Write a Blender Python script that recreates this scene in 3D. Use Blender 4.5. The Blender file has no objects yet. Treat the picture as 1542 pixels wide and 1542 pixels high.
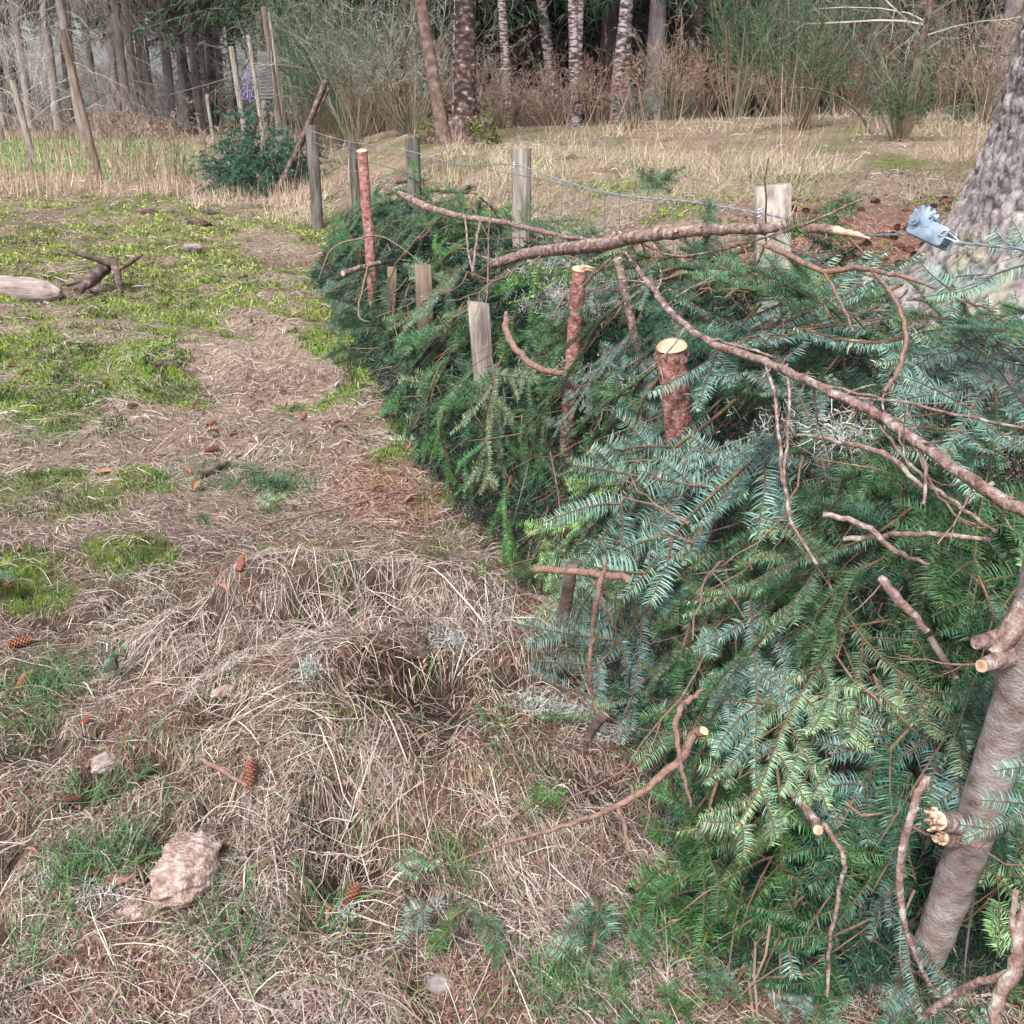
import bpy, math, random
import numpy as np
from mathutils import Vector, Matrix
random.seed(7); rng = np.random.default_rng(7)
R = math.radians
scene = bpy.context.scene
COL = scene.collection
# ------------------------------------------------------------------ camera, sky, sun, exposure
CAMH = 1.5; PITCH = R(21.1); FPX = 1542.0
cd = bpy.data.cameras.new('camera'); cam = bpy.data.objects.new('camera', cd); COL.objects.link(cam)
cd.sensor_width = 36; cd.lens = 36; cd.clip_end = 2000; cd.clip_start = 0.05
cam.location = (0, 0, CAMH); cam.rotation_euler = (R(90) - PITCH, 0, 0); scene.camera = cam
W = bpy.data.worlds.new('World'); scene.world = W; W.use_nodes = True
wn = W.node_tree.nodes; wl = W.node_tree.links
sky = wn.new('ShaderNodeTexSky'); sky.sky_type = 'NISHITA'; sky.sun_disc = False
SUN_EL, SUN_AZ = R(52), R(200)
sky.sun_elevation = SUN_EL; sky.sun_rotation = SUN_AZ; sky.dust_density = 4.0; sky.air_density = 1.0
hs = wn.new('ShaderNodeHueSaturation'); hs.inputs['Saturation'].default_value = 0.5
wl.new(sky.outputs[0], hs.inputs['Color']); wl.new(hs.outputs[0], wn['Background'].inputs[0])
wn['Background'].inputs[1].default_value = 0.12
sd = bpy.data.lights.new('sun', 'SUN'); sd.energy = 1.5; sd.angle = R(13); sd.color = (1.0, 0.985, 0.98)
so = bpy.data.objects.new('sun', sd); COL.objects.link(so)
_d = Vector((math.sin(SUN_AZ) * math.cos(SUN_EL), math.cos(SUN_AZ) * math.cos(SUN_EL), math.sin(SUN_EL)))
so.rotation_euler = _d.to_track_quat('Z', 'Y').to_euler()
scene.view_settings.view_transform = 'Standard'; scene.view_settings.look = 'None'
scene.view_settings.exposure = 1.32; scene.view_settings.gamma = 1.0
scene.view_settings.use_curve_mapping = False

# ------------------------------------------------------------------ noise
def _h(ix, iy, s):
    n = (ix.astype(np.int64) * 374761393 + iy.astype(np.int64) * 668265263 + s * 1442695041) & 0xffffffff
    n = ((n ^ (n >> 13)) * 1274126177) & 0xffffffff
    return ((n ^ (n >> 16)) & 0xffff) / 65535.0
def vn(x, y, s=0):
    x = np.asarray(x, float); y = np.asarray(y, float)
    ix = np.floor(x); iy = np.floor(y); fx = x - ix; fy = y - iy
    fx = fx * fx * (3 - 2 * fx); fy = fy * fy * (3 - 2 * fy)
    a = _h(ix, iy, s); b = _h(ix + 1, iy, s); c = _h(ix, iy + 1, s); d = _h(ix + 1, iy + 1, s)
    return (a * (1 - fx) + b * fx) * (1 - fy) + (c * (1 - fx) + d * fx) * fy
def fbm(x, y, o=4, s=0):
    v = 0; a = .5; t = 0
    for k in range(o):
        v = v + a * vn(x * 2 ** k + 13.1 * k, y * 2 ** k + 7.7 * k, s + k); t += a; a *= .5
    return v / t
def sst(v, a, b):
    t = np.clip((np.asarray(v, float) - a) / (b - a), 0, 1); return t * t * (3 - 2 * t)

# ------------------------------------------------------------------ the lie of the land
FY = [0.5, 1.2, 1.9, 3.15, 5.4, 7.4, 9.5, 10.8, 16, 40]
FX = [1.55, 1.35, 1.12, .77, .05, -.69, -1.4, -2.05, -3.6, -6.5]
BY = [1.0, 1.45, 1.8, 2.95, 4.3, 6.5, 8.4, 12]
BX = [.50, .36, .30, .15, -.38, -1.05, -1.62, -2.6]
def xf(y): return np.interp(y, FY, FX)
def xb(y): return np.interp(y, BY, BX)
def bump(x, y, cx, cy, rx, ry, h, p=2.0):
    return h * np.exp(-((np.abs((x - cx) / rx)) ** p + (np.abs((y - cy) / ry)) ** p))
def H(x, y):
    x = np.asarray(x, float); y = np.asarray(y, float)
    z = np.interp(y, [0, 4, 9, 16, 25, 40, 90, 400], [0, 0, .30, .58, .9, 1.2, 1.5, 1.5])
    e = x - xf(y)
    z = z + .68 * sst(e, -.15, 2.1) * (1 - sst(y, 14, 34)) + .25 * sst(e, 2, 9) * (1 - sst(y, 20, 40))
    z = z + bump(x, y, -.42, 2.26, .48, .40, .23) + bump(x, y, -.85, 2.70, .30, .16, .11) + bump(x, y, -.42, 2.72, .50, .20, .22, 2.6) + bump(x, y, .02, 2.62, .30, .2, .10)
    z = z + bump(x, y, .10, 2.05, .26, .34, .06) + bump(x, y, -.55, 1.75, .35, .25, .05)
    z = z - sst(fbm(x * 5.5, y * 5.5, 3, 111), .56, .70) * .05 * (1 - sst(y, 2.6, 3.6)) - bump(x, y, -.235, 2.27, .12, .075, .16) - bump(x, y, -.34, 1.72, .10, .07, .06) - bump(x, y, -.72, 2.42, .12, .035, .06)
    near = 1 - sst(y, 6, 14)
    z = z + (fbm(x * 1.7, y * 1.7, 3, 3) - .5) * (.12 + .1 * sst(y, 3, 8) * near) + (fbm(x * 7, y * 7, 3, 9) - .5) * .05 * (.3 + .7 * near)
    z = z + bump(x, y, -2.9, 6.6, .7, .5, .12) + bump(x, y, -1.9, 6.2, .5, .35, .10) + bump(x, y, -5.6, 9.6, 1.6, 1.2, .35)
    return z
def ztop(y): return np.interp(y, [1.2, 1.9, 2.6, 3.2, 4.5, 6, 8.2, 9.2], [.88, .97, 1.08, 1.07, .98, 1.0, 1.0, .35])
def S(x, y):
    """top of the heap of brush (or the ground where there is none)"""
    x = np.asarray(x, float); y = np.asarray(y, float)
    h = H(x, y)
    a = (x - xb(y)) / (xf(y) - xb(y))
    b = (y - 1.38) / .75
    m = np.clip(-.12 * np.logaddexp(-a / .12, -b / .12), 0, 1)
    up = np.sin(np.clip(m, 0, 1) * math.pi / 2) ** .62
    back = 1 - sst(x - xf(y), .15, .75)
    end = 1 - sst(y, 8.2, 9.3)
    n = (fbm(x * 3.1, y * 3.1, 3, 21) - .5) * .22 * m
    return h + np.maximum(0, (ztop(y) - h)) * up * back * end + n * back * end
CAM = np.array([0, 0, CAMH])
def ray(px, py):
    u = (px - 771) / FPX; v = (py - 771) / FPX
    return np.array([u, math.cos(PITCH) - v * math.sin(PITCH), -math.sin(PITCH) - v * math.cos(PITCH)])
def at(px, py, t): return CAM + ray(px, py) * t
TT = np.concatenate([np.arange(.8, 12, .012), np.arange(12, 90, .06)])
def hit(px, py, f=H, lift=0.0):
    d = ray(px, py); P = CAM[None] + TT[:, None] * d[None]
    k = np.nonzero(P[:, 2] < f(P[:, 0], P[:, 1]) + lift)[0]
    t = TT[k[0]] if len(k) else 60.0
    return CAM + d * t
def onpile(px, py, lift=.04): return hit(px, py, S, lift)
def tpile(px, py, lift=.04):
    return float((onpile(px, py, lift)[1]) / ray(px, py)[1])

# ------------------------------------------------------------------ objects
def link(name, data, parent=None):
    o = bpy.data.objects.new(name, data); COL.objects.link(o)
    if parent is not None: o.parent = parent
    return o
def tag(o, label=None, cat=None, group=None, kind=None):
    if label: o['label'] = label
    if cat: o['category'] = cat
    if group: o['group'] = group
    if kind: o['kind'] = kind
    return o
def empty(name, loc=(0, 0, 0)):
    o = bpy.data.objects.new(name, None); o.location = loc; o.empty_display_size = .1; COL.objects.link(o); return o
def mesh_np(name, V, F, mats, col=None, matidx=None, smooth=False):
    me = bpy.data.meshes.new(name)
    V = np.asarray(V, np.float32).reshape(-1, 3)
    F = [np.asarray(f, np.int32) for f in F if len(f)]
    me.vertices.add(len(V)); me.vertices.foreach_set('co', V.ravel())
    nl = sum(f.size for f in F); nf = sum(len(f) for f in F)
    me.loops.add(nl); me.polygons.add(nf)
    me.loops.foreach_set('vertex_index', np.concatenate([f.ravel() for f in F]))
    tot = np.concatenate([np.full(len(f), f.shape[1], np.int32) for f in F])
    me.polygons.foreach_set('loop_start', np.concatenate([[0], np.cumsum(tot)[:-1]]).astype(np.int32))
    me.polygons.foreach_set('loop_total', tot)
    if matidx is not None: me.polygons.foreach_set('material_index', np.asarray(matidx, np.int32))
    if smooth: me.polygons.foreach_set('use_smooth', np.ones(nf, bool))
    if col is not None:
        a = me.color_attributes.new('Col', 'FLOAT_COLOR', 'POINT')
        c = np.ones((len(V), 4), np.float32); c[:, :3] = col
        a.data.foreach_set('color', c.ravel())
    for m in (mats if isinstance(mats, (list, tuple)) else [mats]): me.materials.append(m)
    me.update(calc_edges=True)
    return me
class MB:
    def __init__(s): s.V = []; s.C = []; s.F = {}; s.n = 0; s.order = []
    def add(s, V, F, mi=0, col=(1, 1, 1)):
        V = np.asarray(V, float).reshape(-1, 3)
        for f in F:
            f = np.asarray(f, int)
            if len(f): s.order.append((f + s.n, mi))
        c = np.asarray(col, float)
        s.C.append(np.broadcast_to(c, (len(V), 3)) if c.ndim == 1 else c)
        s.V.append(V); s.n += len(V); return s
    def mesh(s, name, mats, smooth=False):
        mi = np.concatenate([np.full(len(f), m) for f, m in s.order])
        return mesh_np(name, np.concatenate(s.V), [f for f, m in s.order], mats, np.concatenate(s.C), mi, smooth)
    def build(s, name, mats, parent=None, smooth=False):
        return link(name, s.mesh(name, mats, smooth), parent)
def nrm(a): return a / np.maximum(np.linalg.norm(a, axis=-1, keepdims=True), 1e-9)
def ribbons(P, Wd):
    """P, Wd: (N,K,3) centre lines and half-width vectors; the last node is the tip"""
    N, K, _ = P.shape
    L = P[:, :-1] - Wd[:, :-1]; Rr = P[:, :-1] + Wd[:, :-1]
    V = np.concatenate([np.stack([L, Rr], 2).reshape(N, 2 * (K - 1), 3), P[:, -1:]], 1)
    m = 2 * (K - 1) + 1; b = (np.arange(N) * m)[:, None]
    Q = []
    for k in range(K - 2):
        Q.append(b + np.array([2 * k, 2 * k + 1, 2 * k + 3, 2 * k + 2]))
    T = b + np.array([2 * (K - 2), 2 * (K - 2) + 1, m - 1])
    return V.reshape(-1, 3), ([np.concatenate(Q)] if Q else []) + [T], m
def smoothline(pts, n=6, jit=0.0):
    p = np.asarray(pts, float)
    if len(p) < 3:
        t = np.linspace(0, 1, n * 2)[:, None]; o = p[0] * (1 - t) + p[-1] * t
    else:
        q = np.vstack([2 * p[0] - p[1], p, 2 * p[-1] - p[-2]]); o = []
        for i in range(len(p) - 1):
            for t in np.linspace(0, 1, n, endpoint=False):
                a, b, c, d = q[i], q[i + 1], q[i + 2], q[i + 3]
                o.append(.5 * (2 * b + (c - a) * t + (2 * a - 5 * b + 4 * c - d) * t * t + (3 * b - a - 3 * c + d) * t ** 3))
        o.append(p[-1]); o = np.array(o)
    if jit:
        j = rng.normal(0, jit, o.shape); j[0] = j[-1] = 0; o = o + j
    return o
def tube(mb, pts, rad, sides=8, mi=0, cap=None, rough=0.0, col=(1, 1, 1), seed=0):
    """rad scalar, (r0,r1) or list. cap = material index of the end faces"""
    p = np.asarray(pts, float); n = len(p)
    rad = np.atleast_1d(np.asarray(rad, float))
    r = np.interp(np.linspace(0, 1, n), np.linspace(0, 1, len(rad)), rad) if len(rad) > 1 else np.full(n, rad[0])
    T = nrm(np.gradient(p, axis=0))
    ref = np.array([0, 0, 1.]) if abs(T[0, 2]) < .9 else np.array([1., 0, 0])
    A = np.zeros_like(p); a = ref
    for i in range(n):
        a = a - T[i] * a.dot(T[i]); a = a / max(np.linalg.norm(a), 1e-9); A[i] = a
    B = np.cross(T, A)
    th = np.linspace(0, 2 * math.pi, sides, endpoint=False)
    rr = r[:, None] * np.ones(sides)
    if rough:
        s = np.cumsum(np.r_[0, np.linalg.norm(np.diff(p, axis=0), axis=1)])
        rr = rr * (1 + rough * (2 * fbm(np.cos(th)[None] * 1.6 + s[:, None] * 9 + seed, np.sin(th)[None] * 1.6 + s[:, None] * 3 + seed, 3, 5) - 1))
    V = p[:, None] + rr[..., None] * (np.cos(th)[None, :, None] * A[:, None] + np.sin(th)[None, :, None] * B[:, None])
    i = np.arange(n - 1)[:, None] * sides; j = np.arange(sides); k = (j + 1) % sides
    Q = np.stack([i + j, i + k, i + sides + k, i + sides + j], -1).reshape(-1, 4)
    mb.add(V.reshape(-1, 3), [Q], mi, col)
    if cap is not None:
        for e, rev in ((0, True), (n - 1, False)):
            ring = V[e]; c = p[e][None]
            f = [(0, 1 + x, 1 + (x + 1) % sides) for x in range(sides)]
            if rev: f = [(x[0], x[2], x[1]) for x in f]
            mb.add(np.vstack([c, ring]), [f], cap, col)
    return mb

# ------------------------------------------------------------------ materials
def mat(name, base=(.3, .3, .3), rough=.85, attr=True, var=.25, scale=20, bump_=0.0, bscale=60, back=None, objcol=False, metal=0, spec=.3, ramp=None, stretch=None, transl=0, objrand=0):
    m = bpy.data.materials.new(name); m.use_nodes = True
    nt = m.node_tree; n = nt.nodes; l = nt.links
    b = n['Principled BSDF']; b.inputs['Roughness'].default_value = rough; b.inputs['Metallic'].default_value = metal
    b.inputs['Specular IOR Level'].default_value = spec
    tc = n.new('ShaderNodeTexCoord'); vec = tc.outputs['Object']
    if stretch:
        mp = n.new('ShaderNodeMapping'); mp.inputs['Scale'].default_value = stretch; l.new(vec, mp.inputs[0]); vec = mp.outputs[0]
    noi = n.new('ShaderNodeTexNoise'); noi.inputs['Scale'].default_value = scale; noi.inputs['Detail'].default_value = 6; l.new(vec, noi.inputs['Vector'])
    if ramp:
        cr = n.new('ShaderNodeValToRGB'); el = cr.color_ramp.elements
        while len(el) < len(ramp): el.new(.5)
        for e, (p, c) in zip(el, ramp): e.position = p; e.color = (*c, 1)
        l.new(noi.outputs['Fac'], cr.inputs[0]); c = cr.outputs[0]
    else:
        rgb = n.new('ShaderNodeRGB'); rgb.outputs[0].default_value = (*base, 1); c = rgb.outputs[0]
        mr = n.new('ShaderNodeMapRange'); mr.inputs['From Min'].default_value = .3; mr.inputs['From Max'].default_value = .7
        mr.inputs['To Min'].default_value = 1 - var; mr.inputs['To Max'].default_value = 1 + var; l.new(noi.outputs['Fac'], mr.inputs['Value'])
        x = n.new('ShaderNodeVectorMath'); x.operation = 'SCALE'; l.new(c, x.inputs[0]); l.new(mr.outputs[0], x.inputs['Scale']); c = x.outputs[0]
    def mul(a, bq):
        q = n.new('ShaderNodeVectorMath'); q.operation = 'MULTIPLY'; l.new(a, q.inputs[0]); l.new(bq, q.inputs[1]); return q.outputs[0]
    if back:
        g = n.new('ShaderNodeNewGeometry'); mx = n.new('ShaderNodeMix'); mx.data_type = 'RGBA'
        l.new(g.outputs['Backfacing'], mx.inputs['Factor']); l.new(c, mx.inputs['A']); mx.inputs['B'].default_value = (*back, 1); c = mx.outputs['Result']
    if attr:
        a = n.new('ShaderNodeAttribute'); a.attribute_name = 'Col'; c = mul(c, a.outputs['Color'])
    if objcol:
        oi = n.new('ShaderNodeObjectInfo'); c = mul(c, oi.outputs['Color'])
    l.new(c, b.inputs['Base Color'])
    if bump_:
        nb = n.new('ShaderNodeTexNoise'); nb.inputs['Scale'].default_value = bscale; nb.inputs['Detail'].default_value = 8; l.new(vec, nb.inputs['Vector'])
        bp = n.new('ShaderNodeBump'); bp.inputs['Strength'].default_value = bump_; bp.inputs['Distance'].default_value = .01
        l.new(nb.outputs['Fac'], bp.inputs['Height']); l.new(bp.outputs[0], b.inputs['Normal'])
    if transl:
        t = n.new('ShaderNodeBsdfTranslucent'); l.new(c, t.inputs['Color']); ms = n.new('ShaderNodeMixShader'); ms.inputs[0].default_value = transl
        l.new(b.outputs[0], ms.inputs[1]); l.new(t.outputs[0], ms.inputs[2]); l.new(ms.outputs[0], n['Material Output'].inputs['Surface'])
    return m
M = {}
M['ground'] = mat('soil and litter', (1, 1, 1), 1.0, var=.45, scale=35, bump_=1.0, bscale=120, spec=.05)
M['blade'] = mat('grass blades', (1, 1, 1), .7, var=.12, scale=9, spec=.25, transl=.25)
M['moss'] = mat('moss', (1, 1, 1), .9, var=.3, scale=14, spec=.1, transl=.25)
M['needle'] = mat('fir needles', (.034, .098, .050), .45, var=.35, scale=18, back=(.125, .21, .17), objcol=True, spec=.5, transl=.06)
M['needle_loose'] = mat('packed fir needles', (1, 1, 1), .5, var=.2, scale=8, spec=.4)
M['bough_bark'] = mat('bough stem bark', (.13, .085, .05), .75, var=.4, scale=60, bump_=.4, bscale=200)
M['bark_twig'] = mat('red brown twig bark', (.225, .135, .105), .75, var=.4, scale=90, bump_=.6, bscale=250)
M['bark_fir'] = mat('fir bark', rough=.8, scale=60, bump_=.8, bscale=160, ramp=[(.32, (.10, .06, .05)), (.46, (.215, .135, .115)), (.56, (.28, .20, .175)), (.66, (.38, .36, .31))])
M['bark_smooth'] = mat('smooth silvery fir bark', rough=.7, scale=30, bump_=.5, bscale=160, stretch=(1, 1, 1.5), spec=.3, ramp=[(.26, (.08, .055, .05)), (.42, (.165, .125, .11)), (.56, (.225, .19, .175)), (.74, (.32, .295, .28))])
M['bark_red'] = mat('red flaking bark', rough=.8, scale=45, bump_=1.0, bscale=110, ramp=[(.34, (.14, .06, .05)), (.5, (.34, .15, .13)), (.62, (.40, .24, .20)), (.74, (.46, .44, .36))])
M['bark_spruce'] = mat('grey spruce bark', rough=.9, scale=14, bump_=1.0, bscale=60, ramp=[(.30, (.17, .135, .125)), (.48, (.33, .29, .28)), (.60, (.44, .40, .39)), (.75, (.26, .28, .21))])
M['bark_birch'] = mat('birch bark', rough=.7, scale=9, bump_=.6, bscale=40, stretch=(1, 1, 3.2), ramp=[(.42, (.05, .038, .036)), (.50, (.20, .145, .135)), (.58, (.40, .34, .33)), (.78, (.50, .45, .44))])
M['bark_birch_dark'] = mat('old birch bark', rough=.85, scale=11, bump_=1, bscale=35, stretch=(1, 1, 1.6), ramp=[(.38, (.022, .016, .015)), (.52, (.075, .045, .038)), (.61, (.17, .12, .105)), (.70, (.45, .40, .38))])
M['bark_brown'] = mat('brown bark', rough=.85, scale=12, bump_=.6, bscale=40, ramp=[(.3, (.07, .045, .035)), (.5, (.16, .105, .085)), (.7, (.26, .20, .17))])
M['bark_far'] = mat('far trunk bark', (1, 1, 1), .9, var=.35, scale=6, stretch=(1, 1, .4))
M['bark_lav'] = mat('lavender grey bark', (.17, .14, .15), .9, var=.5, scale=9, bump_=.6, bscale=40, stretch=(1, 1, .5))
M['cut'] = mat('fresh cut wood', rough=.6, scale=18, ramp=[(.3, (.42, .24, .14)), (.5, (.58, .39, .26)), (.7, (.68, .52, .38))])
M['splinter'] = mat('splintered wood', rough=.7, scale=60, ramp=[(.35, (.30, .16, .10)), (.5, (.50, .34, .23)), (.7, (.70, .58, .46))])
M['post'] = mat('weathered post wood', rough=.85, scale=16, bump_=.6, bscale=60, stretch=(3, 3, .35), ramp=[(.3, (.15, .12, .10)), (.5, (.29, .25, .215)), (.7, (.42, .38, .34))])
M['post_green'] = mat('greened post wood', rough=.9, scale=14, bump_=.5, bscale=50, stretch=(3, 3, .35), ramp=[(.3, (.05, .045, .04)), (.5, (.125, .115, .10)), (.7, (.21, .195, .175))])
M['post_tan'] = mat('tan fence post wood', rough=.8, scale=10, bump_=.4, bscale=50, stretch=(3, 3, .3), ramp=[(.3, (.10, .07, .055)), (.5, (.18, .13, .10)), (.7, (.27, .21, .17))])
M['deadwood'] = mat('bleached dead wood', rough=.9, scale=10, bump_=1, bscale=45, stretch=(.5, 3, 3), ramp=[(.3, (.14, .10, .085)), (.5, (.33, .27, .25)), (.68, (.47, .41, .39))])
M['darkwood'] = mat('rotten dark wood', rough=.95, scale=16, bump_=1, bscale=60, ramp=[(.3, (.035, .026, .022)), (.52, (.11, .075, .062)), (.7, (.24, .185, .16))])
M['wire'] = mat('galvanised wire', (.50, .52, .56), .4, metal=.7, var=.2, scale=60, spec=.5)
M['wire_dark'] = mat('dull fence wire', (.23, .22, .22), .5, metal=.5, var=.3, scale=60)
M['galv'] = mat('galvanised steel', rough=.5, metal=.35, spec=.5, scale=30, bump_=.2, bscale=80, ramp=[(.3, (.14, .19, .24)), (.5, (.25, .32, .39)), (.7, (.36, .44, .51))])
M['hole'] = mat('dark socket', (.03, .03, .035), .8)
M['stone'] = mat('crumbly pinkish stone', rough=.95, scale=50, bump_=1.0, bscale=120, ramp=[(.32, (.17, .11, .095)), (.46, (.33, .225, .19)), (.58, (.43, .33, .29)), (.70, (.60, .53, .48))])
M['bark_chip'] = mat('red brown bark chip', (.21, .10, .08), .8, var=.4, scale=40, bump_=.6)
M['greystone'] = mat('grey stone', (.22, .19, .18), .9, var=.35, scale=40, bump_=.8)
M['cone'] = mat('cone scales', (.30, .165, .12), .7, var=.35, scale=70, objcol=True)
M['leaf'] = mat('dead leaf', (.29, .15, .10), .8, var=.35, scale=50, objcol=True, transl=.15)
M['peat'] = mat('dark peaty soil', rough=1, scale=40, bump_=1.0, bscale=110, ramp=[(.3, (.022, .014, .012)), (.5, (.075, .048, .04)), (.7, (.17, .12, .10))])
M['lichen'] = mat('pale lichen', (1, 1, 1), .9, var=.2, scale=40)
M['strand'] = mat('twigs and stems', (1, 1, 1), .85, var=.25, scale=5)
M['purple'] = mat('plastic netting', (.25, .22, .42), .6)

# ------------------------------------------------------------------ GROUND
def pxgrid():
    xs = np.sinh(np.linspace(-5.6, 5.6, 430)); xs = xs / xs.max() * 160
    ys = np.concatenate([np.linspace(-6, .6, 14)[:-1], .6 + (np.exp(np.linspace(0, 6.2, 520)) - 1) / (math.exp(6.2) - 1) * 260 * 1.0])
    return xs, ys
# patches: pixel centre, pixel radii -> ellipses on the ground
def patch(px, py, rx, ry):
    c = hit(px, py); a = hit(px, py - ry); b = hit(px, py + ry); t = c[1] / ray(px, py)[1]
    return (c[0], c[1], rx / FPX * t, max(.05, (a[1] - b[1]) / 2), c[0] / max(c[1], .1))
MOSS = [patch(*a) for a in [(330, 440, 130, 45), (90, 530, 130, 40), (270, 370, 130, 30), (170, 320, 60, 12), (200, 330, 130, 14), (60, 600, 80, 40), (210, 500, 90, 40),
        (340, 490, 80, 25), (100, 480, 130, 30), (250, 400, 160, 40), (300, 330, 120, 20), (40, 340, 60, 20), (60, 745, 130, 50), (200, 730, 60, 20), (30, 860, 70, 60), (210, 840, 75, 28), (150, 640, 90, 20), (420, 330, 50, 18), (60, 420, 80, 20),
        (400, 400, 60, 22), (480, 520, 40, 14), (700, 190, 60, 14), (820, 240, 60, 12), (880, 330, 40, 14), (130, 1130, 50, 40), (620, 1500, 25, 20)]]
LITTER = [patch(*a) for a in [(1250, 340, 170, 50), (1320, 400, 120, 40), (600, 760, 60, 40), (570, 720, 60, 30)]]
GREEN = [patch(*a) for a in [(150, 232, 150, 20), (80, 225, 120, 16), (60, 1040, 70, 40), (230, 1400, 120, 60)]]
PATH = [patch(*a) for a in [(415, 560, 90, 60), (350, 640, 150, 40), (430, 400, 40, 50), (420, 300, 60, 14), (300, 650, 160, 30), (480, 650, 90, 60), (380, 480, 40, 20), (560, 860, 100, 20)]]
def pm(P, x, y, soft=1.0):
    v = np.zeros(np.broadcast(x, y).shape)
    for cx, cy, rx, ry, sl in P:
        dy = (y - cy) / ry; dx = (x - cx - sl * (y - cy)) / rx
        v = np.maximum(v, 1 - sst(np.sqrt(dx * dx + dy * dy), .55 * soft, 1.35))
    return v
def moss_m(x, y):
    n = fbm(x * 2.6, y * 2.6, 4, 40); p = pm(MOSS, x, y)
    back = sst(x - xf(y), .1, .8) * sst(y, 4, 6)
    gen = .50 * sst(y, 4.2, 6) * (1 - sst(y, 13, 17)) * (1 - .3 * back)
    return (1 - bump(x, y, -.4, 2.4, .75, .6, 1)) * np.clip(sst(np.maximum(p * .8, gen) - .45 * pm(PATH, x, y) + (n - .5) * 2.0 * (.3 + .7 * sst(np.maximum(p, gen), .02, .25)), .33, .66), 0, 1)
def cmix(a, b, t): return np.asarray(a) * (1 - t[..., None]) + np.asarray(b) * t[..., None]
def ground_col(x, y):
    c = np.broadcast_to(np.array([.105, .075, .058]), x.shape + (3,)).copy()
    n = fbm(x * 5, y * 5, 4, 60)
    c = cmix(c, [.06, .040, .032], sst(n, .55, .75) * (1 - sst(y, 8, 14)))
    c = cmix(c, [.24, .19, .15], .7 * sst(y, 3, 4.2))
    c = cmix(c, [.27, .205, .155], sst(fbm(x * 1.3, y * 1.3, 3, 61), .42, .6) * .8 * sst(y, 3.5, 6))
    c = cmix(c, [.11, .13, .04], moss_m(x, y) * .8)
    lit = pm(LITTER, x, y, .9) * (.6 + .4 * (n > .4)); c = cmix(c, [.19, .095, .075], np.clip(lit, 0, 1) * .9)
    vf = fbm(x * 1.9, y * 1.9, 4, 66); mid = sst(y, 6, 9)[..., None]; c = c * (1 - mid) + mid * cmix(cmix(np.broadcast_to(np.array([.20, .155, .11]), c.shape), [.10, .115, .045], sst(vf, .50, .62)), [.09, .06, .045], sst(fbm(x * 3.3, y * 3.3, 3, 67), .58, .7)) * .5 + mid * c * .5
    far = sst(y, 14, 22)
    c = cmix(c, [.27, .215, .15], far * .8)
    c = cmix(c, [.13, .22, .07], pm(GREEN, x, y) * (y > 8) * .85)
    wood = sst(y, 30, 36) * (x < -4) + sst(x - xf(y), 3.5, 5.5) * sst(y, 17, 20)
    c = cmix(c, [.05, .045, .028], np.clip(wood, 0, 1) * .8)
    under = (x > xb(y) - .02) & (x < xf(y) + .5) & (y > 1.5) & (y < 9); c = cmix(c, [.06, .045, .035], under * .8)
    c = cmix(c, [.04, .027, .022], sst(fbm(x * 5.5, y * 5.5, 3, 111), .55, .66) * (1 - sst(y, 2.6, 3.6)) * .8)
    soil = bump(x, y, -.235, 2.29, .16, .14, 1.3) + bump(x, y, -.72, 2.42, .14, .05, 1) + bump(x, y, -.34, 1.72, .1, .07, .8)
    return cmix(c, [.035, .022, .018], np.clip(soil * 1.2, 0, 1))
xs, ys = pxgrid(); X, Y = np.meshgrid(xs, ys)
Z = H(X, Y)
nx, ny = len(xs), len(ys)
gi = (np.arange(ny - 1)[:, None] * nx + np.arange(nx - 1)[None]).ravel()
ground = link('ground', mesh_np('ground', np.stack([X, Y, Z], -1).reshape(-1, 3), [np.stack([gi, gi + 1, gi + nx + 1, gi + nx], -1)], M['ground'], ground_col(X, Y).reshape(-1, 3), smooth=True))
tag(ground, kind='structure', label='rough woodland floor of litter, moss and soil')

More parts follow.
